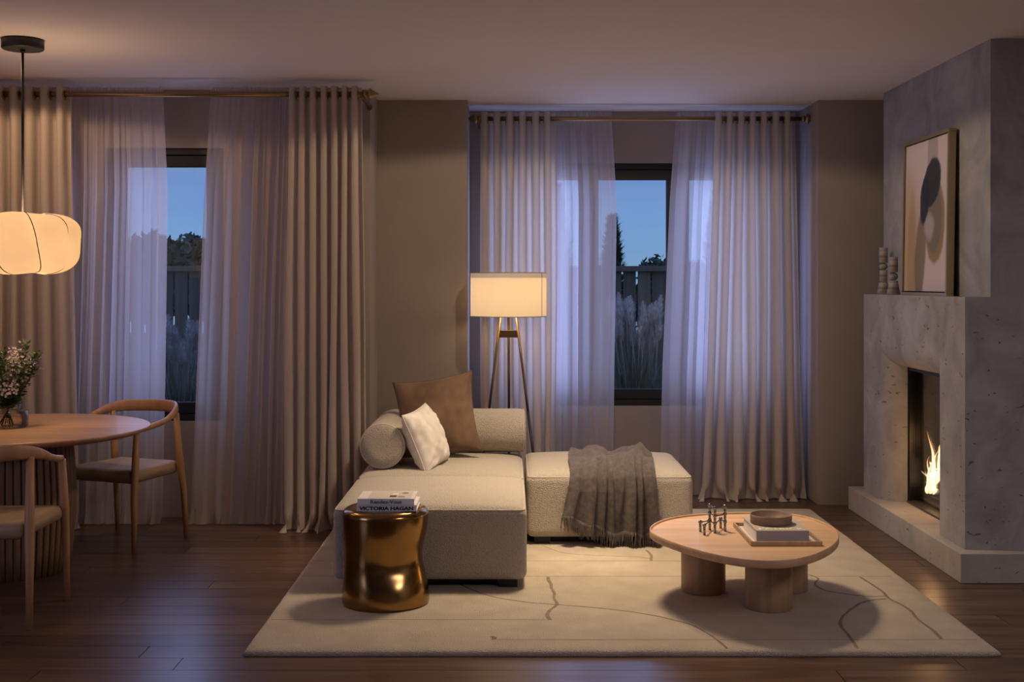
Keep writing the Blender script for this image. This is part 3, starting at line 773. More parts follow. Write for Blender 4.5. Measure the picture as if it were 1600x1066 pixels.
# ------------------------------------------------------------------ mantel things
def painting_mat():
    m, nt, b = new_mat('abstract_painting'); b.inputs['Roughness'].default_value = 0.7
    tc = node(nt, 'ShaderNodeTexCoord'); sp = node(nt, 'ShaderNodeSeparateXYZ')
    nz = node(nt, 'ShaderNodeTexNoise'); nz.inputs['Scale'].default_value = 7; nz.inputs['Detail'].default_value = 3
    vm = node(nt, 'ShaderNodeVectorMath', operation='MULTIPLY_ADD'); vm.inputs[1].default_value = (0.045,) * 3
    nt.links.new(tc.outputs['UV'], nz.inputs['Vector']); nt.links.new(nz.outputs['Color'], vm.inputs[0]); nt.links.new(tc.outputs['UV'], vm.inputs[2]); nt.links.new(vm.outputs[0], sp.inputs[0])
    U, V = sp.outputs[0], sp.outputs[1]
    def mth(op, a, c=None, d=None):
        n = node(nt, 'ShaderNodeMath', operation=op)
        for i, x in enumerate((a, c, d)):
            if x is None: continue
            if isinstance(x, (int, float)): n.inputs[i].default_value = x
            else: nt.links.new(x, n.inputs[i])
        return n.outputs[0]
    def ell(cx, cy, rx, ry, soft, tilt=0):
        du = mth('SUBTRACT', U, cx + .022); dv = mth('SUBTRACT', V, cy + .022)
        if tilt: du = mth('MULTIPLY_ADD', dv, tilt, du)
        a = mth('DIVIDE', du, rx); c = mth('DIVIDE', dv, ry)
        d = mth('ADD', mth('MULTIPLY', a, a), mth('MULTIPLY', c, c))
        r = node(nt, 'ShaderNodeMapRange', interpolation_type='SMOOTHSTEP'); r.inputs['From Min'].default_value = 1 + soft; r.inputs['From Max'].default_value = 1 - soft
        nt.links.new(d, r.inputs[0]); return r.outputs[0]
    col = None
    def over(base, mask, c, k=1.0):
        mx = node(nt, 'ShaderNodeMix', data_type='RGBA')
        nt.links.new(mth('MULTIPLY', mask, k), mx.inputs[0])
        if isinstance(base, tuple): mx.inputs[6].default_value = (*base, 1)
        else: nt.links.new(base, mx.inputs[6])
        mx.inputs[7].default_value = (*c, 1); return mx.outputs[2]
    col = over((0.66, 0.57, 0.54), ell(.12, .18, .30, .55, .9), (0.56, 0.40, 0.22), .95)
    col = over(col, ell(.20, .25, .10, .40, .6), (0.44, 0.29, 0.12), .75)
    col = over(col, ell(.64, .86, .11, .26, .25), (0.36, 0.30, 0.31), .75)
    col = over(col, ell(.40, .25, .12, .30, .35, -.12), (0.20, 0.145, 0.075), .85)
    col = over(col, ell(.70, .47, .21, .27, .16, .05), (0.33, 0.21, 0.075), .97)
    col = over(col, ell(.68, .49, .165, .22, .2, .05), (0.21, 0.175, 0.125), .95)
    col = over(col, ell(.59, .43, .10, .08, .8), (0.55, 0.52, 0.49), .7)
    col = over(col, ell(.63, .70, .19, .15, .16, -.35), (0.018, 0.020, 0.022), .97)
    col = over(col, ell(.48, .60, .10, .15, .22, -.15), (0.015, 0.017, 0.018), .97)
    nt.links.new(col, b.inputs['Base Color']); return m
def painting():
    # lies in local y (width, towards the far end) and z; leans back on the chimney breast
    w, h, d = 0.765, 0.92, 0.042
    a = math.atan2(0.016, h)
    p = empty('framed_painting', (2.375, 6.636 + w / 2, ZM), label='tall abstract canvas in a thin brass frame leaning on the mantel', cat='painting')
    p.rotation_euler = (0, a, 0)
    f = 0.018
    for (y0, y1, z0, z1) in ((-w / 2, w / 2, 0, f), (-w / 2, w / 2, h - f, h), (-w / 2, -w / 2 + f, f, h - f), (w / 2 - f, w / 2, f, h - f)):
        box('frame_bar', 0, d, y0, y1, z0, z1, M['canvas_frame'], p, 0.001)
    g = 0.007
    b = MB().quadbox(0.010, 0.034, -w / 2 + f + g, w / 2 - f - g, f + g, h - f - g)
    m = b.mesh('canvas', painting_mat()); uvl = m.uv_layers.new(name='UVMap')
    for lp in m.loops:
        co = m.vertices[lp.vertex_index].co
        uvl.data[lp.index].uv = (1 - (co.y + w / 2) / w, co.z / h)
    add('canvas', m, p)
    box('backing', 0.034, 0.040, -w / 2 + f, w / 2 - f, f, h - f, M['black'], p)
painting()
def candlestick(loc, parts, label):
    c = empty('stone_candlestick', loc, label=label, cat='candlestick', group='stone candlesticks on the mantel')
    z = 0
    for kind, h, r0, r1 in parts:
        if kind == 'ball':
            MB().sphere((0, 0, h / 2), r0, 22, 12, h / 2 / r0).build('ball', M['marble'], c, (0, 0, z))
        else:
            MB().lathe([(r0 - .003, 0), (r0, .003), (r1, h - .003), (r1 - .003, h)], 26).build(kind, M['marble'], c, (0, 0, z))
        z += h
candlestick((2.385, 7.78, ZM), (('foot', .078, .040, .027), ('stem', .078, .024, .024), ('ball', .045, .027, 0), ('cup', .098, .027, .027)), 'taller stacked marble candlestick at the far end of the mantel')
candlestick((2.375, 7.545, ZM), (('foot', .088, .042, .026), ('ball', .050, .028, 0), ('cup', .097, .027, .027)), 'shorter stacked marble candlestick next to the painting')

# ------------------------------------------------------------------ rug
RZ = 0.025
RX0, RX1, RY0, RY1 = -1.078, 1.977, 4.92, 8.02
def rug():
    g = empty('area_rug', ((RX0 + RX1) / 2, (RY0 + RY1) / 2, 0), label='cream wool rug with dark carved lines under the sofa', cat='rug')
    ox, oy = (RX0 + RX1) / 2, (RY0 + RY1) / 2
    b = MB(); r_ = 0.014
    # pile with a rounded edge: concentric outline rings
    prof = [(0.0, 0.0), (-.004, .006), (-.004, .014), (0.002, .021), (0.010, RZ), (0.05, RZ)]
    hx, hy = (RX1 - RX0) / 2, (RY1 - RY0) / 2
    def ring(i, z):
        pts = []
        N = 40
        for k in range(N): pts.append((-hx + i + 2 * (hx - i) * k / N, -hy + i, z))
        for k in range(N): pts.append((hx - i, -hy + i + 2 * (hy - i) * k / N, z))
        for k in range(N): pts.append((hx - i - 2 * (hx - i) * k / N, hy - i, z))
        for k in range(N): pts.append((-hx + i, hy - i - 2 * (hy - i) * k / N, z))
        return pts
    rings = [ring(i, z) for i, z in prof]
    n = len(rings[0]); base = len(b.v)
    for rg in rings:
        for (x, y, z) in rg:
            j = 0.003 * mnoise.noise(Vector((x * 30, y * 30, 0)))
            b.v.append((x + j, y + j, z))
    for j in range(len(rings) - 1):
        for k in range(n):
            l = (k + 1) % n; b.f.append((base + j * n + k, base + j * n + l, base + (j + 1) * n + l, base + (j + 1) * n + k)); b.sm.append(True)
    b.f.append(tuple(base + (len(rings) - 1) * n + k for k in range(n))); b.sm.append(False)
    b.build('pile', M['rug'], g)
    def line(pts, w, mat, wob=0.0, seed=0):
        P = [Vector((*G(u, v, RZ), 0)) for u, v in pts]; P = [Vector((p.x - ox, p.y - oy, 0)) for p in P]
        # resample with Catmull-Rom
        Q = []
        for i in range(len(P) - 1):
            p0, p1, p2, p3 = P[max(0, i - 1)], P[i], P[i + 1], P[min(len(P) - 1, i + 2)]
            k = max(2, int((p2 - p1).length / 0.03))
            for s in range(k):
                t = s / k
                Q.append(0.5 * ((2 * p1) + (p2 - p0) * t + (2 * p0 - 5 * p1 + 4 * p2 - p3) * t * t + (3 * p1 - p0 - 3 * p2 + p3) * t ** 3))
        Q.append(P[-1])
        b = MB(); prev = None
        for i, p in enumerate(Q):
            t = (Q[min(i + 1, len(Q) - 1)] - Q[max(0, i - 1)]).normalized(); nn = Vector((-t.y, t.x, 0))
            ww = w * (1 + 0.35 * mnoise.noise(Vector((i * .21, seed, 0)))); off = nn * wob * mnoise.noise(Vector((i * .35, seed + 9, 0)))
            a, c = p + off + nn * ww / 2, p + off - nn * ww / 2
            cur = [(a.x, a.y, RZ + .0004), (p.x + off.x, p.y + off.y, RZ + .0016), (c.x, c.y, RZ + .0004)]
            if prev:
                b.face([prev[0], prev[1], cur[1], cur[0]]); b.face([prev[1], prev[2], cur[2], cur[1]])
            prev = cur
        b.build('carved_line', mat, g)
    S, D = M['rugseam'], M['rugline']
    line([(492, 877), (700, 877), (1030, 877), (1130, 877)], .007, S, .002, 1)
    line([(470, 901), (800, 901), (1100, 901), (1394, 901)], .007, S, .002, 2)
    line([(424, 968.5), (600, 968.5), (856, 969)], .007, S, .002, 3)
    line([(776, 1000), (1000, 1000), (1300, 1000), (1526, 1000)], .007, S, .002, 4)
    line([(856, 902), (859, 912), (864, 922), (866, 934), (870, 945), (862, 952), (854, 962), (860, 969)], .016, D, .008, 5)
    line([(716, 912), (760, 930), (820, 941), (869, 945), (960, 953), (1020, 962), (1075, 975), (1100, 987), (1126, 1004), (1136, 1014)], .011, D, .004, 6)
    line([(846, 852), (880, 864), (930, 868), (1000, 871), (1018, 874)], .008, S, .003, 7)
    line([(1010, 860), (1016, 866), (1018, 877)], .015, D, .004, 8)
    line([(1262, 898), (1278, 904), (1274, 914), (1290, 923), (1320, 928), (1355, 932), (1385, 932)], .012, D, .004, 9)
    line([(1344, 902), (1378, 924), (1390, 936), (1420, 952), (1434, 968), (1456, 984), (1471, 999)], .014, D, .004, 10)
    line([(1385, 936), (1352, 940), (1330, 952), (1316, 966), (1313, 978), (1322, 988), (1331, 1000), (1340, 1013.5)], .014, D, .005, 11)
    line([(768, 995), (773, 997), (770, 1000)], .018, D, .002, 12)
rug()

# ------------------------------------------------------------------ sofa modules
def cushion_block(w, d, h, r, crown, n=26, bulge=0.0015):
    b = MB(); hx, hy, hz = w / 2, d / 2, h / 2
    def sq(t):            # more samples near the edges
        s = 2 * t - 1; return math.copysign(1 - (1 - abs(s)) ** 1.7, s)
    def place(p):
        c = Vector((max(-hx + r, min(hx - r, p.x)), max(-hy + r, min(hy - r, p.y)), max(-hz + r, min(hz - r, p.z))))
        dlt = p - c
        if dlt.length > 1e-9: p = c + dlt.normalized() * r
        k = (1 - (p.x / hx) ** 4) * (1 - (p.y / hy) ** 4)
        if p.z > 0: p.z += crown * max(0, k) ** 0.8 * sstep(hz * .3, hz, p.z)
        kk = (1 - (p.z / hz) ** 2)
        if abs(p.y) > hy - 1e-3: p.y += math.copysign(bulge * max(0, kk) * (1 - (p.x / hx) ** 2), p.y)
        if abs(p.x) > hx - 1e-3: p.x += math.copysign(bulge * max(0, kk) * (1 - (p.y / hy) ** 2), p.x)
        return p
    for ax in range(3):
        for s in (-1, 1):
            def fn(u, v, ax=ax, s=s):
                a, c = sq(u), sq(v)
                p = [0, 0, 0]; H = (hx, hy, hz); p[ax] = s * H[ax]; o = [i for i in range(3) if i != ax]
                p[o[0]] = a * H[o[0]]; p[o[1]] = c * H[o[1]]
                q = place(Vector(p)); return (q.x, q.y, q.z + hz)
            b.grid(n, n, fn, flip=((s > 0) == (ax == 1)))
    return b
def block_obj(name, mat, parent, loc, w, d, h, r, crown):
    o = cushion_block(w, d, h, r, crown).build(name, mat, parent, loc)
    bm = bmesh.new(); bm.from_mesh(o.data); bmesh.ops.remove_doubles(bm, verts=bm.verts, dist=1e-5); bmesh.ops.recalc_face_normals(bm, faces=bm.faces); bm.to_mesh(o.data); bm.free()
    return o
SZ = RZ + 0.04      # underside of the upholstery
SH = 0.352
def piping_loop(w, d, z, r, parent, mat, rad=0.0035):
    pts = []
    for cx, cy, a0 in ((w / 2 - r, d / 2 - r, 0), (-w / 2 + r, d / 2 - r, PI / 2), (-w / 2 + r, -d / 2 + r, PI), (w / 2 - r, -d / 2 + r, 1.5 * PI)):
        for k in range(6):
            a = a0 + PI / 2 * k / 5; pts.append((cx + r * math.cos(a), cy + r * math.sin(a), z))
    return MB().tube(pts, rad, 6, closed=True).build('seam_piping', mat, parent)
def module(name, label, x0, x1, y0, y1):
    w, d = x1 - x0, y1 - y0
    e = empty(name, ((x0 + x1) / 2, (y0 + y1) / 2, 0), label=label, cat='sofa')
    block_obj('upholstery', M['boucle'], e, (0, 0, SZ), w, d, SH, 0.038, 0.034)
    piping_loop(w - .020, d - .020, SZ + SH - .010, .03, e, M['linen'], 0.004)
    b = 0.09
    for sx in (-1, 1):
        for sy in (-1, 1):
            box('foot', sx * (w / 2 - b) - .045, sx * (w / 2 - b) + .045, sy * (d / 2 - b) - .045, sy * (d / 2 - b) + .045, RZ, SZ + 0.02, M['black'], e)
    box('plinth', -w / 2 + .14, w / 2 - .14, -d / 2 + .10, d / 2 - .10, RZ + 0.001, SZ + .02, M['black'], e)
    return e
module('ottoman', 'cream boucle seat block nearest the viewer, behind the gold stool', -0.866, 0.078, 5.90, 6.842)
corner = module('corner_sofa', 'cream sofa corner seat with two round bolsters holding the cushions', -0.866, 0.078, 6.846, 7.79)
module('ottoman', 'cream boucle ottoman with the grey throw over it', 0.090, 1.037, 6.90, 7.85)
def bolster(parent, p0, p1, r, off):
    A, B = Vector(p0), Vector(p1); ax = (B - A).normalized(); L_ = (B - A).length
    prof = [(0.001, 0.0), (r * .5, -.004), (r * .86, 0.0), (r * .955, .010), (r, .035)]
    prof = prof + [(r, L_ * k / 8) for k in range(1, 8)] + [(a, L_ - z) for a, z in reversed(prof)]
    b = MB().lathe(prof, 44, (0, 0, 0), False, False)
    o = b.build('bolster', M['boucle'], parent); q = Vector((0, 0, 1)).rotation_difference(ax)
    o.rotation_mode = 'QUATERNION'; o.rotation_quaternion = q; o.location = A - Vector(off)
    for z in (.012, L_ - .012):
        pts = [(r * .965 * math.cos(2 * PI * k / 40), r * .965 * math.sin(2 * PI * k / 40), z) for k in range(40)]
        MB().tube(pts, .004, 6, closed=True).build('piping', M['linen'], o)
off = (-0.394, 7.318, 0)
bolster(corner, (-0.738, 6.975, .575), (-0.738, 7.80, .575), .131, off)
bolster(corner, (-0.60, 7.70, .580), (0.092, 7.70, .580), .137, off)

# ------------------------------------------------------------------ cushions
def cushion(name, label, size, thick, loc, euler, mat, seed, pinch=.07, wr=.010, wf=5):
    c = empty(name, loc, label=label, cat='cushion'); c.rotation_euler = euler
    n = 34; b = MB(); a = size / 2
    for side in (1, -1):
        def fn(u, v):
            s, t = 2 * u - 1, 2 * v - 1
            s2 = math.copysign(abs(s) ** .85, s); t2 = math.copysign(abs(t) ** .85, t)
            x = a * s2 * (1 - pinch * (1 - t2 ** 2)); z = a * t2 * (1 - pinch * (1 - s2 ** 2))
            e = max(0, (1 - s2 ** 2) * (1 - t2 ** 2)); y = thick / 2 * e ** .42
            k = min(1, e * 4)
            wv = mnoise.noise(Vector((x * wf * 2.2 + seed, z * wf * 1.1, seed))) + .5 * mnoise.noise(Vector((x * wf * 5 + 3, z * wf * 4, seed + side)))
            edge = (1 - min(1, e * 1.6)) * math.sin((s2 - t2) * 17 + seed) * .5
            y += wr * k * (wv + edge)
            return (x, side * y, z)
        b.grid(n, n, fn, flip=(side > 0))
    o = b.build('cover', mat, c)
    bm = bmesh.new(); bm.from_mesh(o.data); bmesh.ops.remove_doubles(bm, verts=bm.verts, dist=1e-4); bmesh.ops.recalc_face_normals(bm, faces=bm.faces); bm.to_mesh(o.data); bm.free()
    pts = []
    for k in range(4 * n):
        q, f = divmod(k, n); f = 2 * f / n - 1
        s, t = ((f, -1), (1, f), (-f, 1), (-1, -f))[q]
        s = math.copysign(abs(s) ** .85, s); t = math.copysign(abs(t) ** .85, t)
        pts.append((a * s * (1 - pinch * (1 - t * t)), 0, a * t * (1 - pinch * (1 - s * s))))
    MB().tube(pts, .0028, 6, closed=True).build('seam', mat, c)
    return c
cushion('cushion', 'large brown suede cushion leaning on the back bolster', .50, .15, (-0.452, 7.45, .695), (math.radians(-14), math.radians(-9), math.radians(-4)), M['brown_cushion'], 1.3, .10)
wz = Vector((-.38, .02, .92)).normalized(); wx = Vector((.30, .94, .10)); wx = (wx - wz * wx.dot(wz)).normalized(); wy = wz.cross(wx)
we = Matrix((wx, wy, wz)).transposed().to_euler()
cushion('cushion', 'small white cushion turned edge-on in front of the brown one', .365, .175, (-0.497, 7.115, .605), we, M['white_cushion'], 4.7, .07, .020, 7)

# ------------------------------------------------------------------ throw
def throw():
    e = empty('throw_blanket', (.57, 7.15, 0), label='grey fringed wool throw draped over the ottoman front', cat='blanket'); ox, oy = .57, 7.15
    YF = 6.885
    # (t, centre x, half width, y, z, normal y, normal z)
    path = [(0.00, .600, .150, 7.52, .458, 0, 1), (0.10, .600, .235, 7.42, .470, 0, 1), (0.25, .590, .250, 7.24, .474, 0, 1), (0.42, .582, .243, 7.03, .462, 0, 1),
            (0.50, .580, .242, 6.94, .442, -.45, .9), (0.55, .578, .244, 6.892, .405, -.9, .4), (0.62, .574, .252, 6.872, .34, -1, 0), (0.80, .567, .265, 6.866, .21, -1, 0), (1.0, .561, .278, 6.862, .055, -1, 0)]
    def col(k): return [(p[0], p[k]) for p in path]
    # fold lines: (s at top, s at the edge, s at the hem, width left, width right, amplitude top, edge, hem)
    folds = [(.05, .10, .07, .05, .05, .010, .015, .022), (.30, .27, .285, .055, .030, .036, .034, .026), (.40, .385, .40, .04, .022, .034, .034, .022), (.44, .46, .50, .05, .030, .020, .030, .020),
             (.66, .60, .56, .05, .04, .045, .022, .006), (.80, .71, .70, .045, .030, .048, .040, .030), (.90, .80, .79, .05, .022, .030, .034, .020), (.98, .93, .94, .06, .05, .010, .018, .022)]
    def fn(s, t, lift=0):
        cx, hw, y, z = (interp(col(k), t) for k in (1, 2, 3, 4)); ny, nz = interp(col(5), t), interp(col(6), t)
        l_ = math.hypot(ny, nz); ny /= l_; nz /= l_
        d = 0.004; sh = 0
        for f in folds:
            c = interp(((0, f[0]), (.5, f[1]), (1, f[2])), t); a = interp(((0, f[5]), (.5, f[6]), (1, f[7])), t)
            q = s - c; w = (f[3] if q < 0 else f[4]) * interp(((0, 2.4), (.3, 2.0), (.5, 1.0), (1, .95)), t); a *= interp(((0, .35), (.3, .45), (.5, 1.3), (.7, 1.7), (1, 1.9)), t)
            g = math.exp(-(q / w) ** 2); d += a * g; sh += .8 * a * g * (1 if q > 0 else .5)
        top = 1 - sstep(.36, .52, t)
        if top > 0:
            # bunched rolls lying diagonally on the top
            p = Vector((s * 2.6 + t * 1.3, t * 5.2 - s * 1.4, 1.7))
            d += top * .036 * (abs(mnoise.noise(p)) * 1.6 + .25 * mnoise.noise(p * 2.3))
            # fat roll running from the right rear to the middle of the front edge
            ln = .80 - 1.15 * (t - .05)
            d += top * .034 * math.exp(-((s - (1.0 - .62 * t)) / .07) ** 2) * sstep(.02, .2, t)
            d += top * .024 * math.exp(-((s - (.10 + .55 * t)) / .06) ** 2)
        if t < .16: k_ = sstep(-.02, .16, t); d = .004 + (d - .004) * k_; sh *= k_
        d += .004 * mnoise.noise(Vector((s * 9, t * 7, 3.1)))
        x = cx + (2 * s - 1) * hw + sh * .5
        if t > .6: x += .006 * math.sin(t * 9 + s * 6) * (t - .6)
        hem = lerp(.185, .088, sstep(.0, .62, s)) if True else 0
        if t > .62:
            k = (t - .62) / .38; z = lerp(.34, hem + .010 * math.sin(s * 21), k)
        edgey = 0
        return (x - ox, y + ny * d - oy, z + nz * d)
    o = MB().grid(130, 90, fn).build('cloth', M['throw'], e)
    md = o.modifiers.new('thick', 'SOLIDIFY'); md.thickness = .005; md.offset = 1
    b = MB(); r = random.Random(3)
    for i in range(150):
        s = (i + r.uniform(.2, .8)) / 150; p = Vector(fn(s, 1.0)); q = Vector(fn(s, .97))
        L_ = r.uniform(.058, .082); dx, dy = r.uniform(-.012, .012), r.uniform(-.012, .006)
        m_ = p + Vector((dx * .4, dy * .3 - .002, -L_ * .5)); t_ = p + Vector((dx, dy, -L_))
        t_.z = max(t_.z, RZ + .003)
        b.tube([tuple(q), tuple(p), tuple(m_), tuple(t_)], [.0022, .0026, .0022, .0012], 5)
    f = b.build('fringe', M['throw'], e); f['kind'] = 'stuff'
throw()

# ------------------------------------------------------------------ gold stool and its books
def stool():
    s = empty('drum_stool', (-0.583, 5.675, RZ), label='polished antique gold drum stool on the rug carrying two books', cat='stool')
    h = .445
    def rad(th, z):
        t = z / h
        w = math.exp(-((t - .50) / .24) ** 2)
        lobe = .5 + .5 * math.cos(th - math.radians(-25)); lobe2 = .5 + .5 * math.cos(2 * (th - math.radians(215)))
        r = .2045 - w * (.006 + .026 * lobe) - .003 * math.exp(-((t - .33) / .2) ** 2) * lobe2 - .004 * t
        dth = math.atan2(math.sin(th + PI / 2 - .35), math.cos(th + PI / 2 - .35))
        r -= .020 * math.exp(-(dth / .55) ** 2) * math.exp(-((t - .40) / .17) ** 2)
        return r
    b = MB(); n = 96
    prof = []
    for k in range(40): prof.append((1.0, k / 39 * (h - .035), 0))
    for k in range(1, 13):
        a = PI / 2 * k / 12; prof.append((1.0, h - .035 + .035 * math.sin(a), .035 * (1 - math.cos(a))))
    for q in (.045, .06, .09, .13, .17, .199): prof.append((1, h - .001 - .002 * sstep(.04, .1, q), q))
    def fn(u, v):
        k, z, ins = prof[min(len(prof) - 1, round(v * (len(prof) - 1)))]
        th = 2 * PI * u; r = rad(th, z) - ins
        if z < .004: r -= .004
        return (max(0.0005, r) * math.cos(th), max(0.0005, r) * math.sin(th), z)
    b.grid(n, len(prof) - 1, fn, True)
    b.f.append(tuple(reversed(range(n)))); b.sm.append(False)
    b.build('body', M['gold'], s)
stool()
STOP = RZ + .443
def book(name, label, x0, x1, y0, y1, z, th, cover, page, spine=None):
    cx, cy = (x0 + x1) / 2, (y0 + y1) / 2
    e = empty(name, (cx, cy, z), label=label, cat='book'); hx, hy = (x1 - x0) / 2, (y1 - y0) / 2; c = .003
    box('cover_board', -hx, hx, -hy, hy, 0, c, cover, e, .0008); box('cover_board', -hx, hx, -hy, hy, th - c, th, cover, e, .0008)
    box('spine', -hx, hx, -hy, -hy + .004, c, th - c, spine or cover, e, 0)
    box('page_block', -hx + .005, hx - .005, -hy + .004, hy - .005, c, th - c, page, e, 0)
    return e, hx, hy
b1, hx, hy = book('book', 'lower white book on the stool, its spine lettered in bold capitals', -0.704, -0.430, 5.555, 5.775, STOP, .029, M['cover_white'], M['paper'])
text_mesh('VICTORIA HAGAN', .022, M['ink'], b1, (-hx + .011, -hy - .0006, .0065), (PI / 2, 0, 0), hx * 2 - .026, bold=.0009)
b2, hx, hy = book('book', 'upper white book on the stool with a serif title on its spine', -0.700, -0.441, 5.552, 5.760, STOP + .0295, .029, M['cover_white'], M['paper'])
text_mesh('Rendez-Vous', .023, M['ink_soft'], b2, (-hx + .06, -hy - .0006, .007), (PI / 2, 0, 0), .142, bold=.0005)
# printed cover picture
box('cover_picture', -hx + .045, hx - .016, -hy + .006, hy - .012, .0291, .0295, plain('cover_print', (.66, .60, .53), .5), b2)
box('printed_table', .012, .044, -.060, -.020, .0296, .0298, M['ink'], b2)
box('printed_cushion', .020, .048, -.004, .05, .0296, .0298, plain('print_white', (.85, .82, .8), .5), b2)
MB().lathe([(.016, 0), (.016, .0003)], 14).build('printed_vase', plain('print_brown', (.16, .11, .08), .5), b2, (.077, .045, .0295))
MB().lathe([(.018, 0), (.018, .0003)], 14).build('printed_chair', plain('print_taupe', (.34, .27, .22), .5), b2, (.066, -.052, .0295))

# ------------------------------------------------------------------ coffee table
TZ = 0.35
def coffee_table():
    e = empty('coffee_table', (1.10, 5.68, RZ), label='low pebble-shaped oak coffee table on three drum legs', cat='table'); ox, oy = 1.10, 5.68
    pix = [(1013.8, 827), (1018, 819), (1036, 811), (1065, 805), (1106, 801.6), (1151, 800.2), (1190, 800.2), (1233, 801.8), (1262, 806.5), (1284, 814), (1302, 822.5), (1310.5, 831), (1311.5, 838), (1308, 847), (1295, 857), (1272, 867), (1250, 872.5), (1223, 876), (1194, 876.3), (1160, 873.5), (1126, 868), (1092, 860), (1059, 850), (1032, 840), (1018, 832.5)]
    P = [Vector((*G(u, v, TZ), 0)) for u, v in pix]; n = len(P); Q = []
    for i in range(n):
        p0, p1, p2, p3 = P[i - 1], P[i], P[(i + 1) % n], P[(i + 2) % n]
        for s in range(5):
            t = s / 5
            Q.append(0.5 * ((2 * p1) + (p2 - p0) * t + (2 * p0 - 5 * p1 + 4 * p2 - p3) * t * t + (3 * p1 - p0 - 3 * p2 + p3) * t ** 3))
    for _ in range(14): Q = [(Q[i - 1] + 2 * Q[i] + Q[(i + 1) % len(Q)]) / 4 for i in range(len(Q))]
    C = sum(Q, Vector((0, 0, 0))) / len(Q)
    if sum(Q[i].x * Q[(i + 1) % len(Q)].y - Q[(i + 1) % len(Q)].x * Q[i].y for i in range(len(Q))) < 0: Q.reverse()
    def inset(d):
        o = []
        for i, p in enumerate(Q):
            t = (Q[(i + 1) % len(Q)] - Q[i - 1]).normalized(); nn = Vector((-t.y, t.x, 0)); o.append(p + nn * d)
        return o
    z1 = TZ - RZ; z0 = z1 - .036
    b = MB(); rings = [(0.004, z0), (0, z0 + .004), (0, z1 - .003), (.003, z1), (.007, z1), (.0085, z1 - .002), (.0095, z1 - .009)]
    N = len(Q)
    for d, z in rings:
        for p in inset(d): b.v.append((p.x - ox, p.y - oy, z))
    for j in range(len(rings) - 1):
        for k in range(N):
            l = (k + 1) % N; b.f.append((j * N + k, j * N + l, (j + 1) * N + l, (j + 1) * N + k)); b.sm.append(j not in (0, 5))
    b.f.append(tuple((len(rings) - 1) * N + k for k in range(N))); b.sm.append(False)
    b.f.append(tuple(reversed(range(N)))); b.sm.append(False)
    b.build('tabletop', M['oak_top'], e)
    for x, y, r in ((1.183, 5.575, .107), (.930, 5.875, .106), (1.334, 5.905, .106)):
        MB().lathe([(r - .004, 0), (r, .004), (r, z0)], 56).build('leg', M['oak_leg'], e, (x - ox, y - oy, 0))
coffee_table()
TS = TZ - .009       # sunk table surface
def tray():
    x0, x1, y0, y1 = 1.068, 1.386, 5.405, 5.84
    cx, cy = (x0 + x1) / 2, (y0 + y1) / 2; e = empty('serving_tray', (cx, cy, TS), label='rectangular oak tray with a low rim on the coffee table', cat='tray'); hx, hy = (x1 - x0) / 2, (y1 - y0) / 2
    m = M['oak_leg']; r = .010; h = .021
    box('tray_base', -hx + r, hx - r, -hy + r, hy - r, 0, .006, plain('tray_lining', (.74, .66, .60), .45), e)
    for a, b, c, d in ((-hx, hx, -hy, -hy + r), (-hx, hx, hy - r, hy), (-hx, -hx + r, -hy + r, hy - r), (hx - r, hx, -hy + r, hy - r)):
        box('rim', a, b, c, d, 0, h, m, e, .001)
tray()
bk, hx, hy = book('book', 'thick beige book in the tray with a cream title on its cover', 1.104, 1.340, 5.462, 5.79, TS + .0065, .052, M['cover_beige'], M['paper'], plain('mauve_spine', (.33, .29, .30), .6))
text_mesh('PATRICK', .052, M['cream_ink'], bk, (-hx + .020, -hy + .022, .0525), (0, 0, 0), .205, bold=.001)
def bowl():
    e = empty('shallow_bowl', (1.206, 5.635, TS + .0590), label='round straight-sided wooden bowl on top of the beige book', cat='bowl')
    b = MB().lathe([(.090, 0), (.0945, .004), (.0955, .040), (.0935, .0415), (.0915, .040), (.0905, .009), (.001, .007)], 56, (0, 0, 0), True, False)
    b.build('body', M['bowl'], e)
bowl()
def nagel():
    e = empty('candle_holder', (1.0, 5.62, TS), label='modular chrome candle holder of stacked balls and stems on the coffee table', cat='candle holder'); ox, oy = 1.0, 5.62
    base = {'A': (1094.2, 832.3), 'B': (1100.5, 837.6), 'C': (1109.0, 829.4), 'D': (1117.0, 834.6), 'E': (1126.0, 827.0), 'F': (1132.8, 831.6)}
    pos = {}
    for k, (u, v) in base.items():
        x, y = G(u, v - 1.2, TS); pos[k] = (x - ox, y - oy)
    br = .0098; st = .0062
    def stem(k, z0, z1): MB().tube([(*pos[k], z0), (*pos[k], z1)], st, 12).build('stem', M['chrome'], e)
    def ball(k, z): MB().sphere((0, 0, 0), br, 16, 10).build('ball', M['chrome'], e, (*pos[k], z))
    def arm(a, c, b_, z):
        A, B_ = Vector((*pos[a], z)), Vector((*pos[b_], z)); Cn = Vector((*pos[c], z)) if c else (A + B_) / 2
        m_ = (A + B_) / 2
        MB().tube([tuple(A.lerp(B_, t) + (Vector((0, 0, -.002)) * math.sin(PI * t))) for t in [i / 8 for i in range(9)]], [.0055 - .0025 * math.sin(PI * i / 8) for i in range(9)], 8).build('arm', M['chrome'], e)
    lv = [.046, .0815, .1165]
    for k in base: stem(k, 0, lv[0]); ball(k, lv[0])
    for k in 'CDF':
        for j in (1, 2): stem(k, lv[j - 1], lv[j]); ball(k, lv[j])
    for a, b_ in (('A', 'C'), ('B', 'C'), ('D', 'E'), ('E', 'F'), ('C', 'D')): arm(a, None, b_, lv[0])
    for j in (1, 2):
        for a, b_ in (('C', 'D'), ('D', 'F')): arm(a, None, b_, lv[j])
nagel()

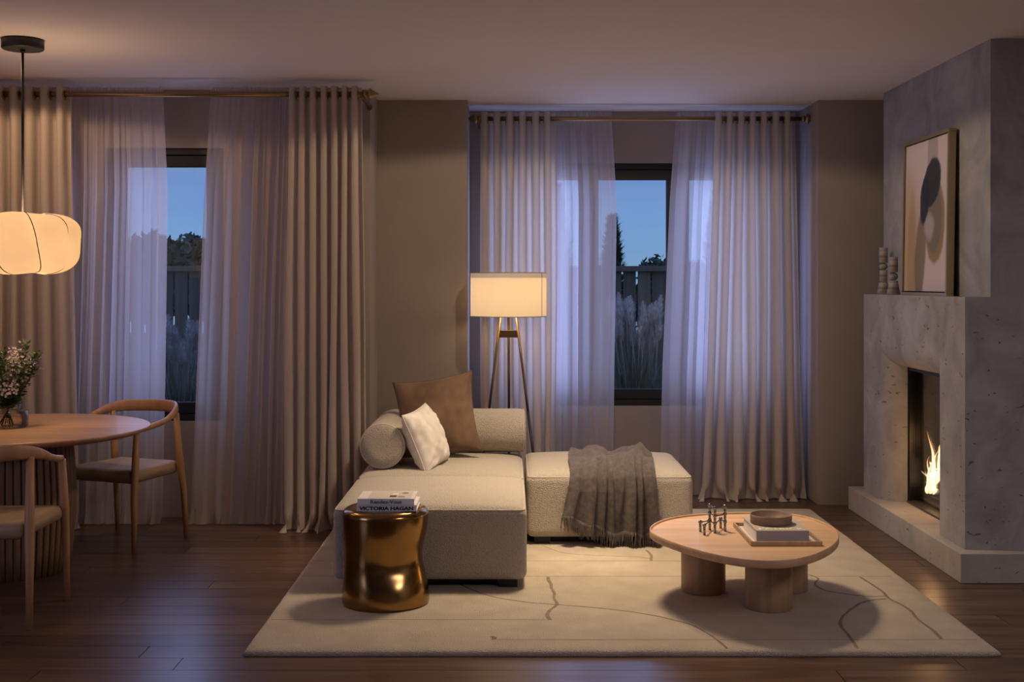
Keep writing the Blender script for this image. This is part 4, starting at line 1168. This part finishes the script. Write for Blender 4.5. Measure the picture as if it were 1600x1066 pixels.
# ------------------------------------------------------------------ floor lamp
def floor_lamp():
    lx, ly = -0.015, 8.10
    e = empty('floor_lamp', (lx, ly, 0), label='tripod floor lamp with brass legs and a glowing linen drum shade', cat='lamp')
    zt, zb, r = 1.580, 1.292, .253
    sh = MB().lathe([(r, zb), (r, zb + .05), (r, (zt + zb) / 2), (r, zt - .05), (r, zt)], 72, (0, 0, 0), False, False).build('lamp_shade', glow('lamp_shade_linen', (1.0, .75, .44), .27, (.62, .52, .40), 260, .45), e)
    for z in (zb, zt): MB().tube([(r * math.cos(2 * PI * k / 72), r * math.sin(2 * PI * k / 72), z) for k in range(72)], .0035, 6, closed=True).build('rim', M['cover_beige'], sh)
    a = math.asin(min(1, (846 - 794.6) / (FP / 8.1) / r)); a = -PI / 2 + a
    MB().tube([(r * 1.002 * math.cos(a), r * 1.002 * math.sin(a), zb), (r * 1.002 * math.cos(a), r * 1.002 * math.sin(a), zt)], .0022, 6).build('seam', plain('shade_seam', (.25, .14, .07), .9), sh)
    MB().lathe([(r - .004, 0), (r - .004, .002)], 60).build('top_diffuser', glow('diffuser', (1.0, .72, .42), .12, (.6, .52, .42), 0, .35), e, (0, 0, zt - .035))
    # legs
    top = .056; bot = .235
    for ang in (-PI / 2 + 2 * PI / 3 - .12, -PI / 2 - 2 * PI / 3 + .12 , -PI / 2 + .06):
        c, s = math.cos(ang), math.sin(ang)
        if abs(ang + PI / 2) < .2: c, s = 0.02, 1.0     # rear leg in line with the viewer
        else:
            c = math.copysign(.9, c); s = -.43
        P = lambda z: (c * lerp(bot, top, z / 1.30), s * lerp(bot, top, z / 1.30), z)
        lg = MB().tube([P(0.66), P(1.285)], .0085, 12).build('leg', M['rod'], e)
        MB().tube([P(0.0), P(0.66)], .0090, 12).build('black_sleeve', M['black'], lg)
    # collar plate joining the legs
    box('collar', -.062, .062, -.030, .012, 1.150, 1.198, M['rod'], e, .002)
    MB().tube([(0, 0, 1.19), (0, 0, 1.40)], .008, 10).build('pole', M['rod'], e)
    b = MB().lathe([(.012, 0), (.016, .02), (.032, .06), (.034, .085), (.022, .11), (.002, .118)], 20).build('bulb', glow('bulb', (1, .8, .5), 6.0), e, (0, 0, 1.39))
    for z, pw in ((1.44, 4.0),):
        l = light('floor_lamp_light', 'POINT', (lx, ly, z), pw, (1.0, .70, .40), .09)
floor_lamp()

# ------------------------------------------------------------------ dining corner
TX, TY, TH = -2.63, 6.40, 0.75
def dining_table():
    e = empty('dining_table', (TX, TY, 0), label='round oak dining table on a ribbed barrel pedestal', cat='table')
    r = .705
    MB().lathe([(r - .05, TH - .036), (r - .012, TH - .022), (r, TH - .008), (r - .001, TH - .003), (r - .005, TH)], 120).build('tabletop', M['table_top'], e)
    ped = empty('pedestal', (0, 0, 0)); ped.parent = e
    MB().lathe([(.27, 0.002), (.275, .02), (.298, .28), (.305, .42), (.285, TH - .036)], 64).build('core', M['tambour'], ped)
    # ribs all round
    prof = [(.285, 0.0), (.300, .12), (.314, .30), (.318, .42), (.308, .58), (.298, TH - .037)]
    n = 52
    b = MB(); w = 2 * PI * .31 / n * .46
    pts = [(r_, 0, z) for r_, z in prof]
    b.tube(pts, w, 8, squash=(1, .55), up=(1, 0, 0)); me = b.mesh('rib', M['tambour'])
    for k in range(n): add('rib', me, ped, None, (0, 0, 2 * PI * k / n))
dining_table()
def make_chair(label, loc, rz):
    c = empty('dining_chair', loc, rz, label, 'chair', 'curved-back chairs at the dining table')
    w = M['chair_wood']
    # local +y is the way the chair faces
    def rz_(k):  # rail height along the half ring, 0 front tip .. 1 back
        return lerp(.686, .772, sstep(0, .9, k))
    n = 40; pts = []; rad = []; sq = []
    for i in range(n + 1):
        a = -0.16 * PI + (1 + .32) * PI * i / n          # from right arm tip round the back to the left arm tip
        k = math.sin(PI * i / n)
        x = .272 * math.cos(a) * (1.0); y = -.02 - .285 * math.sin(a) if math.sin(a) > 0 else -.02 - .52 * math.sin(a)
        pts.append((x, y, rz_(k))); rad.append(1); t = sstep(.35, .95, k)
        sq.append((lerp(.017, .0125, t), lerp(.0165, .036, t)))
    for tip in (0, 1, n - 1, n): sq[tip] = tuple(v * (.6 if tip in (0, n) else .9) for v in sq[tip])
    MB().tube(pts, rad, 14, squash=sq, up=(0, 0, 1)).build('back_rail', w, c)
    for sx in (-1, 1):
        MB().tube([(sx * .262, .242, 0), (sx * .256, .236, .30), (sx * .254, .226, .44), (sx * .250, .205, .68)], [.0135, .0185, .0215, .0165], 14).build('leg', w, c)
        MB().tube([(sx * .252, -.242, 0), (sx * .246, -.222, .30), (sx * .238, -.200, .46), (sx * .232, -.172, .745)], [.0135, .0185, .0215, .0165], 14).build('leg', w, c)
    sb = cushion_block(.475, .462, .078, .030, .008, 14, .006); o = sb.build('seat', M['seat'], c, (0, .006, .385))
    for v in o.data.vertices:
        k = lerp(1.05, .90, (.23 - v.co.y) / .46); v.co.x *= k
        v.co.z -= .014 * (1 - (v.co.x / .24) ** 2) * (1 - ((v.co.y) / .24) ** 2) * (1 if v.co.z > .05 else 0) * 1.4
    return c
fA = Vector((-.37, -.93)); rA = math.atan2(-fA.x, fA.y)
make_chair('curved-back wooden chair on the window side of the dining table', (-2.25, 7.09, 0), rA)
make_chair('curved-back wooden chair nearest the viewer, cut by the left picture edge', (-2.36, 5.53, 0), math.radians(2.5))

def pendant():
    px, py = -2.50, 6.23
    e = empty('pendant_lamp', (px, py, ZC), label='cocoon pendant lamp hanging on a black rod over the dining table', cat='lamp')
    MB().lathe([(.098, -.052), (.104, -.046), (.104, -.004), (.100, 0)], 40).build('ceiling_canopy', M['black'], e)
    MB().lathe([(.013, -.068), (.013, -.050)], 14).build('rod_collar', M['black'], e)
    MB().tube([(0, 0, -.05), (0, 0, -.90)], .0065, 10).build('rod', M['black'], e)
    zt, zb = 1.868 - ZC, 1.560 - ZC; zc = (zt + zb) / 2; hh = (zt - zb) / 2
    lob = 7
    def fn(u, v):
        th = 2 * PI * u; f = v * 2 - 1                       # f -1 bottom .. 1 top
        ang = f * PI / 2 * .94
        tw = th + .22 * f
        l_ = abs(math.sin(tw * lob / 2))
        dent = .048 * (1 - l_ ** .9) * math.cos(ang) ** .5
        cc = max(0, math.cos(ang)) ** .42; ss = math.copysign(abs(math.sin(ang)) ** .85, f)
        waist = .016 * math.exp(-((f + .0) / .25) ** 2) * (.5 + .5 * math.sin(3 * th + 1.0))
        r = (.285 - dent - waist + .012 * math.sin(2 * th + 2.2 * f)) * cc
        return (r * math.cos(th), r * math.sin(th), zc + hh * ss * (1 + .03 * math.sin(3 * th)))
    o = MB().grid(196, 48, fn, True).build('shade', glow('cocoon_shade', (1.0, .74, .46), .14, (.28, .23, .17), 9, .4), e)
    for k in range(lob):
        pts = []
        for j in range(25):
            f = -.96 + 1.92 * j / 24; th = 2 * PI * k / lob - .22 * f
            p = fn((th / (2 * PI)) % 1.0, (f + 1) / 2); pts.append((p[0] * 1.014, p[1] * 1.014, p[2]))
        MB().tube(pts, .0027, 6).build('wire_rib', plain('wire_rib', (.10, .055, .03), .8) if k == 0 else bpy.data.materials['wire_rib'], o)
    light('pendant_light', 'POINT', (px, py, zc + ZC), 19, (1.0, .63, .34), .10)
pendant()

def vase():
    vx, vy = -2.655, 6.42
    e = empty('flower_vase', (vx, vy, TH), label='smoked glass cylinder vase of greenery and white blossom on the dining table', cat='vase')
    r = .102
    MB().lathe([(r - .010, 0.001), (r, .008), (r, .088), (r - .030, .091)], 48, (0, 0, 0), True, False).build('vase_body', M['vase'], e)
    MB().lathe([(r - .030, .091), (r - .028, .134)], 48, (0, 0, 0), False, False).build('vase_neck', M['vase'], e)
    MB().lathe([(r - .007, .010), (r - .007, .055)], 40).build('water', M['water'], e)
    rr = random.Random(9)
    for k in range(15):
        a = rr.uniform(0, 2 * PI) if k > 5 else (-.9 + k * .42); lean = rr.uniform(.06, .17); H = rr.uniform(.28, .47)
        c, s = math.cos(a), math.sin(a)
        pts = [(-c * .045, -s * .045, .015), (c * .005, s * .005, .10), (c * lean * .5, s * lean * .5, H * .62), (c * lean, s * lean, H)]
        st = MB().tube(pts, [.0028, .0026, .002, .001], 6).build('sprig', M['stem'], e)
        b = MB()
        for j in range(110):
            t = rr.uniform(.34, 1.0); f = t * 3; i = min(2, int(f)); p = Vector(pts[i]).lerp(Vector(pts[i + 1]), f - i)
            d = Vector((rr.uniform(-1, 1), rr.uniform(-1, 1), rr.uniform(-.1, 1.0))).normalized(); L_ = rr.uniform(.028, .058) * (1.25 - .5 * t)
            q = d.orthogonal().normalized() * L_ * .16; m_ = p + d * L_ * .5
            b.face([p, m_ - q, p + d * L_, m_ + q])
        lf = b.build('leaves', M['fern'], st); lf['kind'] = 'stuff'
    for k in range(6):
        a = (-.75, -.2, -1.6, .5, -2.2, -1.1)[k]; lean = (.085, .075, .06, .045, .07, .09)[k]; H = (.36, .29, .25, .34, .28, .22)[k]
        c, s = math.cos(a), math.sin(a)
        st = MB().tube([(-c * .03, -s * .03, .02), (0, 0, .1), (c * lean, s * lean, H)], [.0025, .002, .0012], 6).build('blossom_sprig', M['stem'], e)
        b = MB()
        for j in range(70):
            p = Vector((c * lean, s * lean, H)) + Vector((rr.gauss(0, .026), rr.gauss(0, .026), rr.gauss(0, .032)))
            for m_ in range(5):
                am = 2 * PI * m_ / 5; u_ = Vector((math.cos(am), -.4, math.sin(am))) * .0075
                w_ = Vector((math.cos(am + .6), -.4, math.sin(am + .6))) * .0058; w2 = Vector((math.cos(am - .6), -.4, math.sin(am - .6))) * .0045
                b.face([p, p + w2, p + u_, p + w_])
        fl = b.build('blossom', M['petal'], st); fl['kind'] = 'stuff'
    st = MB().tube([(0, 0, .1), (.07, -.02, .25), (.135, -.03, .350)], [.002, .0015, .001], 6).build('lilac_sprig', M['stem'], e)
    b = MB()
    for j in range(26):
        p = Vector(((.145) + rr.gauss(0, .014), -.03 + rr.gauss(0, .01), .348 + rr.gauss(0, .009)))
        d = Vector((rr.uniform(-1, 1), -.5, rr.uniform(-1, 1))).normalized() * .008; q = d.orthogonal().normalized() * .004
        b.face([p - d, p + q, p + d, p - q])
    fl = b.build('blossom', M['lilac'], st); fl['kind'] = 'stuff'
vase()
